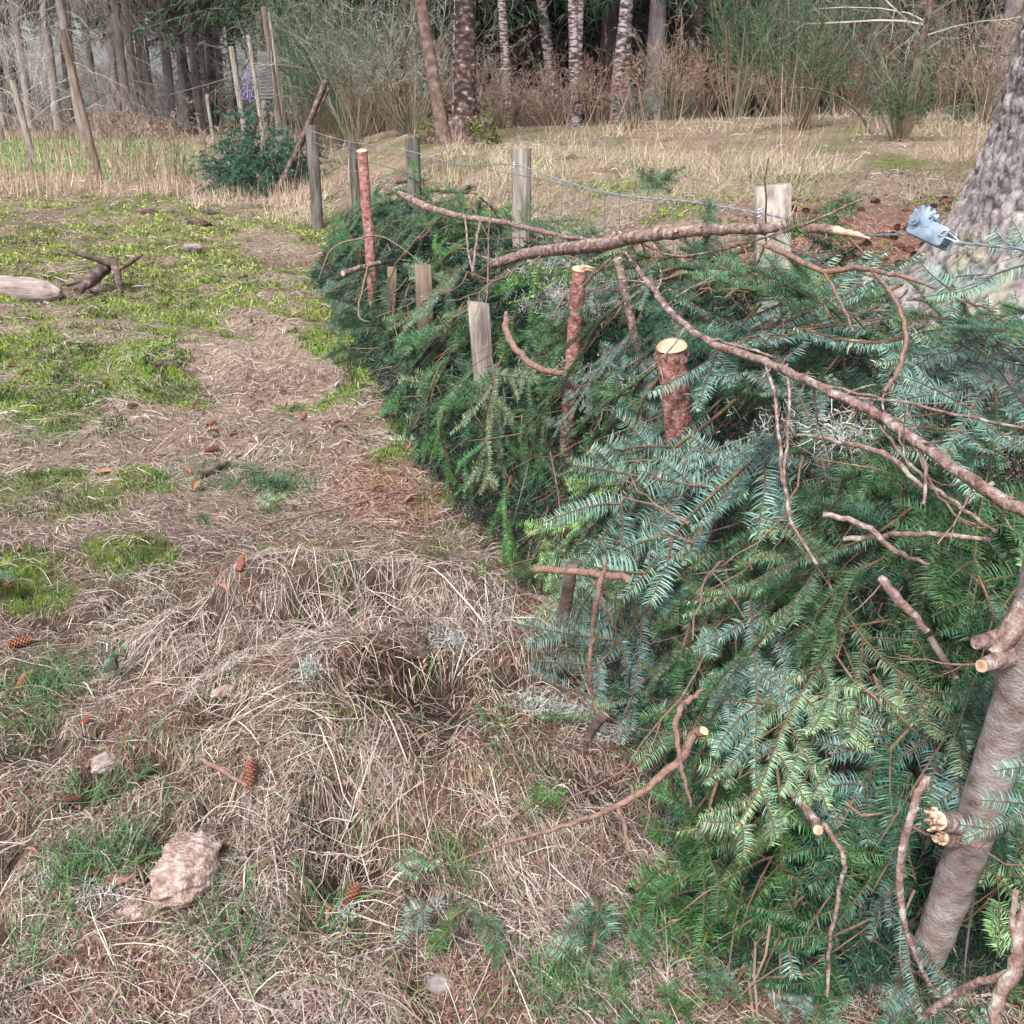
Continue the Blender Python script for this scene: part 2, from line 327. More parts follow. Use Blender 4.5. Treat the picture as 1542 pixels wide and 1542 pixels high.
# ------------------------------------------------------------------ GRASS AND MOSS (stuff)
def scatter_img(n, y0, y1, x0=-120, x1=1660, tmax=60):
    """sample ground points evenly over the view (denser close by), a little beyond the frame"""
    px = rng.uniform(x0, x1, n); py = rng.uniform(y0, y1, n)
    u = (px - 771) / FPX; v = (py - 771) / FPX
    d = np.stack([u, math.cos(PITCH) - v * math.sin(PITCH), -math.sin(PITCH) - v * math.cos(PITCH)], -1)
    t = (CAMH - .1) / np.maximum(-d[:, 2], .012)
    for _ in range(12):
        h = H(d[:, 0] * t, d[:, 1] * t); t = t * .45 + .55 * np.clip((CAMH - h) / np.maximum(-d[:, 2], .008), .5, tmax)
    return d[:, 0] * t, d[:, 1] * t
def blades(x, y, az, ln, w, arch, col, K=4, lift=.0, rise=None, curl=.5, gjit=.006):
    """arching blades that lie along the ground; rise = height the tip stands above it"""
    N = len(x); s = np.linspace(0, 1, K)[None]
    k = rng.normal(0, curl, N)[:, None]
    a = az[:, None] + k * s
    st = ln[:, None] / (K - 1)
    dx = np.cos(a) * st; dy = np.sin(a) * st
    PX = x[:, None] + np.concatenate([np.zeros((N, 1)), np.cumsum(dx[:, :-1], 1)], 1)
    PY = y[:, None] + np.concatenate([np.zeros((N, 1)), np.cumsum(dy[:, :-1], 1)], 1)
    PZ = H(PX, PY) + lift + arch[:, None] * np.sin(s * math.pi * .92)
    if rise is not None: PZ = PZ + rise[:, None] * s ** 1.3
    PZ = PZ + rng.normal(0, gjit, (N, K))
    P = np.stack([PX, PY, PZ], -1)
    T = nrm(np.gradient(P, axis=1)); up = nrm(rng.normal(0, .5, (N, 1, 3)) + np.array([0, -.35, 1.]))
    Wd = nrm(np.cross(T, up)) * (w[:, None, None] * np.linspace(1, .45, K)[None, :, None])
    V, F, m = ribbons(P, Wd)
    return V, F, np.repeat(col, m, 0)
def pal(n, cols, w=None, v=.22):
    c = np.array(cols)[rng.choice(len(cols), n, p=w)]
    return c * rng.uniform(1 - v, 1 + v, (n, 1))
def straw_col(x, y, v=.28):
    a = fbm(x * 4.3, y * 4.3, 3, 101); b = fbm(x * 3.1 + 9, y * 3.1, 3, 102); c = fbm(x * 6.1, y * 6.1 + 5, 3, 103)
    o = cmix(np.array([.44, .355, .315]), [.30, .225, .19], sst(a, .42, .62)); o = cmix(o, [.235, .20, .11], sst(b, .54, .68) * .6); o = cmix(o, [.25, .125, .085], sst(c, .56, .68) * .8)
    k = rng.random(len(x)) < .22; o[k] = np.array([.60, .52, .455]); k = rng.random(len(x)) < .27; o[k] = np.array([.10, .062, .05])
    return o * rng.uniform(1 - v, 1 + v, (len(x), 1))
STRAW = [(.47, .38, .29), (.36, .27, .20), (.56, .48, .39), (.27, .19, .14), (.38, .33, .19)]
mb = MB()
def inpile(x, y, m=.06): return (x > xb(y) + m) & (x < xf(y) + .3) & (y > 1.45) & (y < 9)
# short matted base
def mesh_c(V, F, C): q_ = MB(); q_.add(V, F, 0, C); return q_.build('forest_litter', M['blade'])
x, y = scatter_img(125000, 560, 1640); k = ~inpile(x, y, .12) ; x, y = x[k], y[k]; N = len(x)
xe, ye = rng.uniform(-1.35, .5, 34000), rng.uniform(1.5, 3.35, 34000); k = (bump(xe, ye, -.42, 2.55, .75, .55, 1.1) > rng.random(34000)) & ~inpile(xe, ye, .1); x = np.r_[x, xe[k]]; y = np.r_[y, ye[k]]; N = len(x)
keep = rng.random(N) > .75 * moss_m(x, y) ; x, y = x[keep], y[keep]; N = len(x)
flow = 6.0 * fbm(x * .9, y * .9, 2, 80) + rng.normal(0, .8, N)
md = np.arctan2(y - 2.3, x + .42); mm = bump(x, y, -.42, 2.25, .6, .5, 1)
az = np.where(rng.random(N) < mm * .45, md + rng.normal(0, .9, N), np.where(rng.random(N) < .5, 12.6 * vn(x * 5, y * 5, 56) + rng.normal(0, .3, N), flow + rng.normal(0, .5, N)))
hol = fbm(x * 5.5, y * 5.5, 3, 111)
soil = bump(x, y, -.235, 2.29, .13, .11, 1.3) + bump(x, y, -.34, 1.72, .1, .07, .9)
ln = rng.uniform(.02, .10, N); sc = np.clip(y / 3.0, .8, 2.0)
q = (soil < rng.random(N) * .9) & (rng.random(N) > .85 * sst(hol, .56, .68) * (1 - sst(y, 2.6, 3.6)))
V, F, C = blades(x[q], y[q], az[q], (ln * sc)[q], (rng.uniform(.0005, .0012, N) * np.where(rng.random(N) < .15, 2.0, 1.0) * sc)[q], rng.uniform(.0, .016, N)[q], straw_col(x, y)[q])
mb.add(V, F, 0, C)
# long bleached stalks arching over
n = 10500; x, y = scatter_img(n, 760, 1620, tmax=8); k = ~inpile(x, y, .05); x, y = x[k], y[k]; N = len(x)
xe, ye = rng.uniform(-1.3, .4, 2500), rng.uniform(2.3, 3.1, 2500); x = np.r_[x, xe]; y = np.r_[y, ye]; N = len(x)
mm = bump(x, y, -.40, 2.35, .7, .6, 1) + bump(x, y, .1, 1.75, .35, .3, 1)
k = rng.random(N) < .20 + .55 * np.clip(mm, 0, 1); x, y, mm = x[k], y[k], mm[k]; N = len(x)
k = bump(x, y, -.235, 2.29, .15, .14, 1) < rng.random(N); x, y, mm = x[k], y[k], mm[k]; N = len(x)
az = np.where(rng.random(N) < .5, np.arctan2(y - 2.45, x + .35) + rng.normal(0, .9, N), rng.uniform(0, 6.28, N))
clump = 12.6 * vn(x * 4.5, y * 4.5, 55) + rng.normal(0, .22, N); az = np.where(rng.random(N) < .42, clump, az)
az = np.where((x > -.15) & (y < 2.1) & (rng.random(N) < .85), -1.15 + rng.normal(0, .28, N), az)
V, F, C = blades(x, y, az, rng.uniform(.06, .26, N), rng.uniform(.0004, .0011, N) * np.where(rng.random(N) < .12, 2.0, 1.0), rng.uniform(.004, .035, N), pal(N, [(.56, .475, .42), (.65, .57, .51), (.40, .31, .26), (.24, .165, .14)]), K=6, curl=.26, gjit=.0022)
mb.add(V, F, 0, C)
# mid distance mat
x, y = scatter_img(46000, 215, 600, tmax=26); k = ~inpile(x, y, .1); x, y = x[k], y[k]; N = len(x)
k = rng.random(N) > .35 * moss_m(x, y); x, y = x[k], y[k]; N = len(x)
sc = np.clip(y / 4.0, 1, 4)
lit = pm(LITTER, x, y) > .3
k = ~lit | (rng.random(N) < .35); x, y, sc = x[k], y[k], sc[k]; N = len(x)
V, F, C = blades(x, y, rng.uniform(0, 6.28, N), rng.uniform(.03, .11, N) * sc ** .5, rng.uniform(.0007, .0014, N) * sc, rng.uniform(.002, .018, N) * sc ** .4, straw_col(x, y), K=4)
mb.add(V, F, 0, C)
tag(mb.build('dry_grass', M['blade']), 'matted dry straw coloured grass lying over the mound and the clearing', 'dry grass', kind='stuff')
n = 16000; x, y = scatter_img(n, 560, 1640); k = ~inpile(x, y, .1); x, y = x[k], y[k]; n = len(x)
V, F, C = blades(x, y, rng.uniform(0, 6.28, n), rng.uniform(.006, .022, n), rng.uniform(.0015, .0045, n), rng.uniform(0, .006, n), pal(n, [(.10, .06, .045), (.20, .11, .075), (.30, .19, .13), (.07, .05, .04)]), K=3, lift=.008, gjit=.004)
tag(mesh_c(V, F, C), 'brown crumbs of bark, broken stems and leaf scraps in the straw', 'litter', kind='stuff')
# red needle litter
mb = MB()
for (cx, cy, rx, ry, sl), n in zip(LITTER, (7000, 5000, 1500, 1500)):
    dy = rng.normal(0, .55, n); x = cx + rng.normal(0, .55, n) * rx + sl * dy * ry; y = cy + dy * ry
    V, F, C = blades(x, y, rng.uniform(0, 6.28, n), rng.uniform(.03, .09, n), rng.uniform(.0012, .003, n), rng.uniform(0, .012, n), pal(n, [(.32, .17, .125), (.22, .11, .085), (.42, .28, .22)]), K=3)
    mb.add(V, F, 0, C)
tag(mb.build('needle_litter', M['blade']), 'rusty red brown fallen needles on the ground behind the fence and beside the heap', 'needle litter', kind='stuff')
# green grass
mb = MB()
TUFT = [(75, 1040, 70, 45, 330), (60, 1110, 60, 30, 90), (120, 1320, 60, 28, 150), (200, 1290, 40, 30, 120), (370, 1440, 50, 40, 80), (490, 1390, 50, 40, 60), (735, 1110, 12, 30, 40), (1000, 1420, 70, 40, 140),
        (850, 1500, 70, 40, 180), (1120, 1390, 80, 40, 200), (220, 1180, 60, 30, 50), (520, 900, 30, 14, 12), (60, 1450, 60, 40, 60), (140, 1220, 60, 30, 90), (330, 1390, 40, 40, 50), (700, 1330, 40, 30, 40), (170, 900, 80, 40, 60), (350, 730, 120, 40, 260), (60, 660, 60, 30, 120), (420, 740, 60, 20, 160)]
for px, py, rx, ry, n in TUFT:
    c = hit(px, py); t = c[1] / ray(px, py)[1]
    x = c[0] + rng.normal(0, .55, n) * rx / FPX * t; y = c[1] + rng.normal(0, .55, n) * ry / FPX * t * 1.6
    V, F, C = blades(x, y, rng.uniform(0, 6.28, n), rng.uniform(.03, .09, n), rng.uniform(.001, .0019, n), rng.uniform(0, .02, n), pal(n, [(.07, .16, .055), (.11, .22, .075), (.05, .115, .055)]), K=5, rise=rng.uniform(.01, .08, n), curl=.8, gjit=.001)
    mb.add(V, F, 0, C)
n = 2600; x, y = scatter_img(n, 560, 1640); k = ~inpile(x, y, .1); x, y = x[k], y[k]; n = len(x)
V, F, C = blades(x, y, rng.uniform(0, 6.28, n), rng.uniform(.03, .10, n), rng.uniform(.0008, .0015, n), rng.uniform(.0, .03, n), pal(n, [(.10, .20, .07), (.17, .24, .10), (.23, .27, .13)]), K=4, rise=rng.uniform(0, .03, n))
mb.add(V, F, 0, C)
for cx, cy, rx, ry, sl in GREEN[:2]:     # the bright field beyond the deer fence
    n = 3500; dy = rng.normal(0, .6, n); x = cx + rng.normal(0, .6, n) * rx + sl * dy * ry; y = cy + dy * ry
    V, F, C = blades(x, y, rng.uniform(0, 6.28, n), rng.uniform(.05, .2, n), rng.uniform(.006, .012, n), rng.uniform(0, .04, n), pal(n, [(.11, .26, .055), (.19, .33, .10), (.28, .34, .17)]), K=3, rise=rng.uniform(.01, .09, n))
    mb.add(V, F, 0, C)
tag(mb.build('green_grass', M['blade']), 'fresh green grass tufts growing through the straw', 'grass', kind='stuff')
# moss
mb = MB()
def moss_pts(n, y0, y1, wmul, seed):
    x, y = scatter_img(n, y0, y1, tmax=24); k = (moss_m(x, y) > rng.random(len(x)) * .9 + .08) & ~inpile(x, y, .2); x, y = x[k], y[k]; N = len(x)
    sc = np.clip(y / 3.5, .8, 3.2) * wmul
    pad = (fbm(x * 9, y * 9, 2, seed) - .35) * .05
    br = fbm(x * 6, y * 6, 3, seed + 5)[:, None]
    far = sst(y, 5.5, 9)[:, None]
    c = np.where(br > .52, np.array([.17, .28, .045]), np.array([.065, .125, .028])) * (1 - far) + np.where(br > .47, np.array([.27, .34, .08]), np.array([.13, .17, .045])) * far
    c = c * rng.uniform(.5, 1.5, (N, 1))
    return blades(x, y, rng.uniform(0, 6.28, N), rng.uniform(.004, .012, N) * sc, rng.uniform(.0012, .0026, N) * sc * (1 + .5 * sst(y, 4, 6)), np.zeros(N), c, K=3, rise=rng.uniform(.008, .024, N) * sc ** .6 * (1 - .55 * sst(y, 3.2, 5)) + np.clip(pad, 0, 1), gjit=.001)
for a in ((135000, 280, 720, 1.0, 91), (60000, 640, 1300, .9, 91)):
    V, F, C = moss_pts(*a); mb.add(V, F, 0, C)
tag(mb.build('moss', M['moss']), 'bright yellow green moss cushions on the clearing floor', 'moss', kind='stuff')
# upright dry stems across the far clearing
def stems(n, y0, y1, px0, px1, hmin, hmax, cols, wid, lean=.25, tmax=40, K=4):
    x, y = scatter_img(n, y0, y1, px0, px1, tmax); c_ = fbm(x * .9, y * .9, 3, 33); k = (c_ > .38 + .2 * rng.random(len(x))) & (pm(LITTER[:2], x, y, 1.2) < .2); x, y, c_ = x[k], y[k], c_[k]; N = len(x)
    hgt = rng.uniform(hmin, hmax, N) * (.4 + 1.2 * np.clip(c_, .3, .8))
    return blades(x, y, rng.uniform(0, 6.28, N), hgt * rng.uniform(.05, 1, N) * lean * 2, wid * rng.uniform(.6, 1.4, N) * np.clip(y / 12, .5, 2.5), np.zeros(N), pal(N, cols), K=K, rise=hgt, curl=.4, gjit=.004)
PINK = [(.42, .29, .21), (.32, .20, .15), (.50, .39, .29), (.36, .30, .19)]
mb = MB()
for a in ((4200, 205, 300, -100, 480, .06, .28, PINK, .004), (900, 215, 275, -60, 460, .3, .75, [(.22, .14, .12), (.30, .2, .16)], .004, .15), (3200, 185, 240, -100, 420, .06, .2, [(.45, .33, .24), (.38, .24, .2)], .005),
          (17000, 188, 270, 640, 1700, .05, .20, [(.42, .34, .26), (.34, .25, .19), (.48, .40, .31), (.26, .26, .13)], .0024, .7), (2400, 270, 340, 290, 490, .08, .22, [(.46, .36, .27), (.5, .38, .30)], .0022, .5), (14000, 215, 335, 640, 1500, .02, .08, [(.36, .33, .19), (.40, .34, .24), (.20, .25, .09), (.26, .19, .14)], .0022, 1.0),
          (1700, 165, 205, 560, 1560, .3, 1.0, [(.34, .20, .16), (.26, .15, .13), (.42, .30, .24)], .0045, .3), (900, 215, 300, 430, 700, .1, .45, [(.36, .22, .17), (.45, .33, .25)], .003)):
    V, F, C = stems(*a); mb.add(V, F, 0, C)
tag(mb.build('tall_dry_stems', M['strand']), 'tall pinkish dead grass and weed stems at the back of the clearing', 'dead stems', kind='stuff')

# ------------------------------------------------------------------ FIR BOUGHS
def needles_on(P, N_, mb, nl, sp, up=.25, density=2, taper=True, c0=1.0):
    """needles in two combed rows along polyline P with plane normal N_"""
    seg = np.linalg.norm(np.diff(P, axis=0), axis=1); s = np.r_[0, np.cumsum(seg)]; L = s[-1]
    allV = []
    n = int(L / sp)
    if n < 2: return
    for row in range(density):
        for side in (-1, 1):
            q = (np.arange(n) + rng.uniform(-.35, .35, n) + .5 * row) * sp; q = np.clip(q, 0, L)
            p = np.stack([np.interp(q, s, P[:, i]) for i in range(3)], -1)
            T = np.stack([np.interp(q, (s[1:] + s[:-1]) / 2, np.diff(P, axis=0)[:, i] / seg) for i in range(3)], -1); T = nrm(T)
            Nn = nrm(N_ - T * (T @ N_)[:, None]); Sd = np.cross(T, Nn) * side
            l = nl * rng.uniform(.75, 1.1, n) * (.55 if row == 1 else 1) * np.clip(1.25 - .5 * (q / L) ** 4 - .3, .5, 1)
            fw = rng.uniform(.30, .55, n)[:, None] + (.9 * (q / L) ** 8)[:, None]
            el = (up + rng.normal(0, .14, n) + (.7 if row == 1 else 0))[:, None]
            d0 = nrm(Sd + T * fw * .6 + Nn * el); d1 = nrm(d0 + Nn * .35 + T * .25 + rng.normal(0, .1, (n, 3)))
            p1 = p + d0 * (l * .5)[:, None]; p2 = p1 + d1 * (l * .5)[:, None]
            Wv = nrm(np.cross(d0, Nn) + rng.normal(0, .25, (n, 3))) * (.00112 * (nl / .034))
            V, F, m = ribbons(np.stack([p, p1, p2], 1), np.stack([Wv * .8, Wv, Wv], 1))
            c = c0 * rng.uniform(.45, 1.45, (n, 1)) * np.where(rng.random((n, 1)) < .03, np.array([2.4, 1.2, .9]), np.array([1, 1, 1])) * (1 + .35 * ((q / L) ** 3)[:, None] * np.array([1.2, 1.0, .2]))
            mb.add(V, F, 0, np.repeat(c, m, 0))
def make_bough(L=.62, nb=9, nl=.034, sp=.0048, droop=.10, tert=True, seed=0, bare=.22):
    """returns (wood mesh, needle mesh); stem along +X, upper side +Z"""
    w = MB(); nd = MB()
    k = np.linspace(0, 1, 14)
    sway = rng.normal(0, .05)
    st = np.stack([k * L, sway * np.sin(k * 3) * L, -droop * k ** 2 * L + .012 * np.sin(k * 9)], -1)
    tube(w, st, (.0042, .0012), 6, col=(1, 1, 1))
    up = np.array([0, 0, 1.])
    i0 = int(bare * 14)
    needles_on(st[i0:], up, nd, nl * .9, sp, up=.35)
    def side(base, d, l, lev, c0):
        kk = np.linspace(0, 1, 7)
        bend = rng.normal(0, .2); dd = nrm(d)
        perp = np.cross(up, dd)
        pts = base + dd * (kk * l)[:, None] + perp * (bend * l * kk ** 2)[:, None] + np.array([1., 0, 0]) * (.10 * l * kk ** 2)[:, None] - up * (rng.uniform(-.1, .4) * l * kk ** 2)[:, None]
        tube(w, pts, (.0028, .0010) if lev == 1 else (.0016, .0008), 4)
        if rng.random() > .10: needles_on(pts[0 if lev > 1 else (1 if rng.random() < .4 else 0):], up, nd, nl * rng.uniform(.82, 1.05), sp, up=rng.uniform(.1, .4), c0=c0)
        if lev == 1 and tert and l > .15:
            for f in (.35, .55, .75):
                for sg in (-1, 1):
                    if rng.random() < .62:
                        b = np.array([np.interp(f, kk, pts[:, i]) for i in range(3)])
                        a = rng.uniform(.6, .9) * sg; ca, sa = math.cos(a), math.sin(a)
                        d2 = np.array([dd[0] * ca - dd[1] * sa, dd[0] * sa + dd[1] * ca, dd[2] - .08])
                        side(b, d2, l * (1 - f) * rng.uniform(.6, .85), 2, c0)
    for i in range(nb):
        f = bare + (1 - bare) * (i + rng.uniform(.1, .6)) / nb
        if f > .97: continue
        b = np.array([np.interp(f, k, st[:, j]) for j in range(3)])
        for sg in (-1, 1):
            if rng.random() < .12: continue
            a = rng.uniform(.75, 1.05) * sg; l = L * .52 * (1 - .72 * (f - bare) / (1 - bare)) * rng.uniform(.7, 1.1)
            side(b, np.array([math.cos(a), math.sin(a), rng.normal(0, .30)]), l, 1, rng.uniform(.82, 1.15))
    return w.mesh('bough_stem', M['bough_bark']), nd.mesh('bough_needles', M['needle'])
BO = [make_bough(L=l, nb=n, nl=a, sp=s, droop=d, bare=b) for l, n, a, s, d, b in
      [(.60, 6, .040, .0062, .12, .10), (.66, 6, .038, .0064, .20, .15), (.52, 5, .042, .0062, .05, .15), (.48, 5, .037, .0060, .30, .15), (.60, 6, .036, .0062, .10, .12),
       (.42, 4, .042, .0062, .15, .1), (.56, 6, .039, .0060, .38, .12), (.36, 3, .040, .0060, .10, .1), (.40, 2, .043, .0062, .25, .1), (.50, 4, .040, .006, .45, .15)]]
BO += [make_bough(L=random.uniform(.38, .68), nb=random.randint(3, 7), nl=random.uniform(.034, .044), sp=random.uniform(.0055, .0075), droop=random.uniform(.05, .5), bare=random.uniform(.05, .2)) for _ in range(8)]
SPR = [make_bough(L=l, nb=n, nl=.036, sp=.0048, droop=.25, tert=False, bare=.04) for l, n in [(.15, 3), (.12, 2), (.17, 3), (.10, 1)]]
def frame(o, p, d, up, flip=False, s=1.0):
    d = Vector(d).normalized(); up = Vector(up)
    if flip: up = -up
    y = up.cross(d).normalized(); z = d.cross(y)
    m = Matrix((d, y, z)).transposed().to_4x4(); m.translation = Vector(p)
    o.matrix_world = m @ Matrix.Scale(s, 4)
def bough(pair, p, d, up, label, group, name='fir_bough', flip=False, s=1.0, tint=(1, 1, 1), cat='fir bough'):
    w = link(name, pair[0]); n = link('needles', pair[1], w)
    frame(w, p, d, up, flip, s); n.color = (*tint, 1)
    tag(w, label, cat, group); return w
def snorm(x, y, e=.05):
    gx = (S(x + e, y) - S(x - e, y)) / (2 * e); gy = (S(x, y + e) - S(x, y - e)) / (2 * e)
    n = np.array([-float(gx), -float(gy), 1.0]); return n / np.linalg.norm(n)
BLUE = (1.0, 1.08, 1.18); MID = (1.05, 1.15, .85); YEL = (1.2, 1.35, .7); DARK = (1.1, 1.25, .95); BROWN = (1.5, .9, .72); OLIVE = (1.2, 1.15, .85)
MARKS = [(560, 330, 'the tall red brown stake'), (520, 405, 'the short cut branch'), (590, 430, 'the half hidden tan stake'), (636, 430, 'the brown squared stake'), (720, 490, 'the pale grey squared stake'), (820, 340, 'the sloping cut branch'),
         (870, 480, 'the splintered stub'), (790, 540, 'the curved hooking branch'), (945, 440, 'the thin brown stake'), (1015, 590, 'the sawn cut pole'), (1100, 350, 'the long lying pole'), (1250, 350, 'the pole\'s splintered tip'), (1400, 350, 'the wire strainer'),
         (1100, 525, 'the upper long bare branch'), (1350, 640, 'the middle of the long bare branch'), (1360, 520, 'the looping side twig'), (1500, 750, 'the lower long bare branch'), (1300, 790, 'the dark gap'), (1360, 910, 'the short thick brown branch'),
         (870, 865, 'the level crossing stick'), (895, 960, 'the hanging knobbly twig'), (900, 720, 'the slanting silvery bough'), (1040, 1090, 'the hooked twig'), (960, 1200, 'the thin lying branch'), (1225, 1230, 'the torn branch end'), (1480, 1000, 'the log\'s branch stubs'),
         (1440, 1250, 'the leaning log'), (1360, 1300, 'the arched dark stem'), (1500, 1480, 'the forked pink branch'), (1130, 1050, 'the straight hanging blue bough'), (650, 720, 'the red needle patch'), (1190, 700, 'the crossing bare side twigs')]
def side_word(px, py, m):
    dx, dy = px - m[0], py - m[1]
    if abs(dx) < 25 and abs(dy) < 25: return 'at'
    return ('right of' if dx > 0 else 'left of') if abs(dx) > abs(dy) else ('below' if dy > 0 else 'above')
def describe(px, py, tint, flip, dpx, s):
    m = min(MARKS, key=lambda q: (q[0] - px) ** 2 + (q[1] - py) ** 2)
    colr = 'browning' if tint[0] > 1.9 * tint[1] else 'silvery' if flip else 'yellow green' if tint[0] > 1.35 * tint[2] else 'blue green' if tint[2] > tint[0] * 1.12 else 'deep green'
    size = 'small' if s < .85 else 'large' if s > 1.1 else 'middling'
    way = 'pointing left' if dpx < -.6 else 'pointing right' if dpx > .6 else 'hanging'
    return '%s %s fir bough %s %s %s' % (size, colr, way, side_word(px, py, m), m[2])
def zone_of(px, py):
    return 'fir boughs at the far end of the heap' if px < 620 else 'fir boughs in the middle of the heap' if px < 900 else 'fir boughs on the near end of the heap'
placed = 0; tries = 0
def okpx(px, py):
    pts = [(460, 430), (475, 300), (600, 260), (700, 300), (860, 335), (1000, 310), (1200, 350), (1400, 375), (1660, 370)]
    return py > np.interp(px, [a for a, b in pts], [b for a, b in pts])
samples = []
for _ in range(14000):
    # sample the heap's surface in plan
    y = 1.42 + (rng.random() ** 1.5) * 7.4
    a = rng.random(); x = float(xb(y) + a * (xf(y) + .30 - xb(y)))
    z = float(S(x, y))
    if z - float(H(x, y)) < .05 and y > 2: continue
    samples.append((x, y, z))
order = []; taken = []
for (x, y, z) in samples:
    t = math.hypot(x, y); dmin = .030 + .048 * t
    n = snorm(x, y)
    ok = True
    for q in taken:
        if (q[0] - x) ** 2 + (q[1] - y) ** 2 + (q[2] - z) ** 2 < dmin * dmin: ok = False; break
    if ok: taken.append((x, y, z))
print('bough spots', len(taken))
taken.sort(key=lambda q: q[0] ** 2 + q[1] ** 2)
if len(taken) > 291: taken = [taken[int(i)] for i in np.linspace(0, len(taken) - 1, 291)]
def project(p):
    q = np.asarray(p) - CAM
    f = q[1] * math.cos(PITCH) - q[2] * math.sin(PITCH); dn = -q[1] * math.sin(PITCH) - q[2] * math.cos(PITCH)
    return 771 + FPX * q[0] / f, 771 + FPX * dn / f
nb = 0
for (x, y, z) in taken:
    if nb >= 291: break
    n = snorm(x, y); dn = np.array([n[0], n[1], 0]); dn = dn / (np.linalg.norm(dn) + 1e-6)
    # downhill along the surface
    g = -np.array([0, 0, 1.]) + n * n[2]; g = g / (np.linalg.norm(g) + 1e-6)
    side = np.cross(n, g)
    steep = 1 - n[2]
    a = rng.normal(0, .50 if steep > .35 else 1.1)
    d = g * math.cos(a) + side * math.sin(a) + n * rng.uniform(-.15, .25)
    L = rng.integers(0, len(BO)); s = rng.uniform(.70, 1.0) if y < 3.5 else rng.uniform(.95, 1.4)
    p = np.array([x, y, z]) + n * rng.uniform(-.09, .05) - d * .28 * s
    if p[1] < 1.30 and p[0] < .7: continue
    if p[2] > ztop(y) + .12: p[2] = ztop(y) + .12 * rng.random()
    px, py = project((x, y, z))
    grp = zone_of(px, py)
    r = rng.random()
    if px < 620: tint = DARK if r < .5 else (.8, .95, .8)
    elif px < 900: tint = OLIVE if r < .3 else MID if r < .7 else (1.3, 1.6, .7)
    elif py < 700: tint = BLUE if r < .5 else MID if r < .88 else OLIVE
    elif py < 1080: tint = BLUE if r < .4 else MID if r < .8 else OLIVE
    else: tint = MID if r < .45 else YEL if r < .62 else BLUE
    tint = tuple(np.array(tint) * rng.uniform(.75, 1.25))
    fl = rng.random() < (.38 if (px > 900) else .22)
    if rng.random() < .035 and py < 1100: tint = BROWN; fl = False; s *= .8
    up = n + np.array([0, 0, .25]) + rng.normal(0, .38, 3)
    e0 = project(p); e1 = project(p + d * .3); dd_ = np.array(e1) - np.array(e0); lab = describe(*((np.array(e0) + np.array(e1)) / 2), tint, fl, dd_[0] / (np.linalg.norm(dd_) + 1e-6), s)
    bough(BO[L], p, d, up, lab, grp, flip=fl, s=s, tint=tint); nb += 1
print('boughs', nb)
# inner packing: one mass of needles and twigs inside the heap
mb = MB(); n = 210000
y = 1.42 + rng.random(n) ** 1.6 * 7.2; a = rng.random(n); x = xb(y) + .03 + a * (xf(y) + .5 - xb(y)); z0 = S(x, y); h0 = H(x, y)
k = z0 - h0 > .08; x, y, z0, h0 = x[k], y[k], z0[k], h0[k]; n = len(x)
z = h0 + (z0 - h0 - .03) * rng.random(n) ** .28 - .05
cl = fbm(x * 14, y * 14 + z * 9, 2, 77)
d0 = nrm(rng.normal(0, 1, (n, 3)) + np.array([-.4, -.5, -.7])); l = rng.uniform(.018, .036, n) * np.clip(y / 2.4, 1, 2.2)
p = np.stack([x, y, z], -1); wv = nrm(np.cross(d0, rng.normal(0, 1, (n, 3)))) * (.0011 * np.clip(y / 2.2, 1, 2.6))[:, None]
V, F, m = ribbons(np.stack([p, p + d0 * l[:, None] * .5, p + d0 * l[:, None] + np.array([0, 0, .004])], 1), np.stack([wv, wv, wv], 1))
c = np.where(cl[:, None] > .5, np.array([.032, .085, .05]), np.array([.02, .045, .03])) * rng.uniform(.5, 1.5, (n, 1)); c[rng.random(n) < .07] = (.14, .085, .06)  # needles coloured darker than the boughs, painting the shade in the heap's gaps
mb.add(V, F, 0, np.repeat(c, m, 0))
n = 2600; y = 1.45 + rng.random(n) ** 1.5 * 6.8; x = xb(y) + .05 + rng.random(n) * (xf(y) + .3 - xb(y)); z0 = S(x, y); h0 = H(x, y); z = h0 + (z0 - h0) * rng.uniform(.3, 1.0, n)
p = np.stack([x, y, z], -1); d0 = nrm(rng.normal(0, 1, (n, 3)) + np.array([-.6, -.6, -.8])); l = rng.uniform(.08, .3, n)[:, None]
ks = np.linspace(0, 1, 5); bend = rng.normal(0, .35, (n, 1, 3))
PP = p[:, None] + d0[:, None] * (ks[None, :, None] * l[:, None]) + bend * (ks[None, :, None] ** 2) * l[:, None] * .5
for ang in (0, 1):
    wv = nrm(np.cross(d0, np.array([0, .3, 1.]) if ang else np.array([1., 0, 0.2])))[:, None] * np.linspace(.0022, .0012, 5)[None, :, None]
    V, F, m = ribbons(PP, np.broadcast_to(wv, PP.shape)); mb.add(V, F, 0, np.repeat(pal(n, [(.24, .135, .095), (.15, .085, .065), (.33, .22, .16)]), m, 0))
tag(mb.build('packed_fir_brush', M['needle_loose']), 'dense shaded needles and fine twigs packed inside the heap of cut boughs', 'brush', kind='stuff')

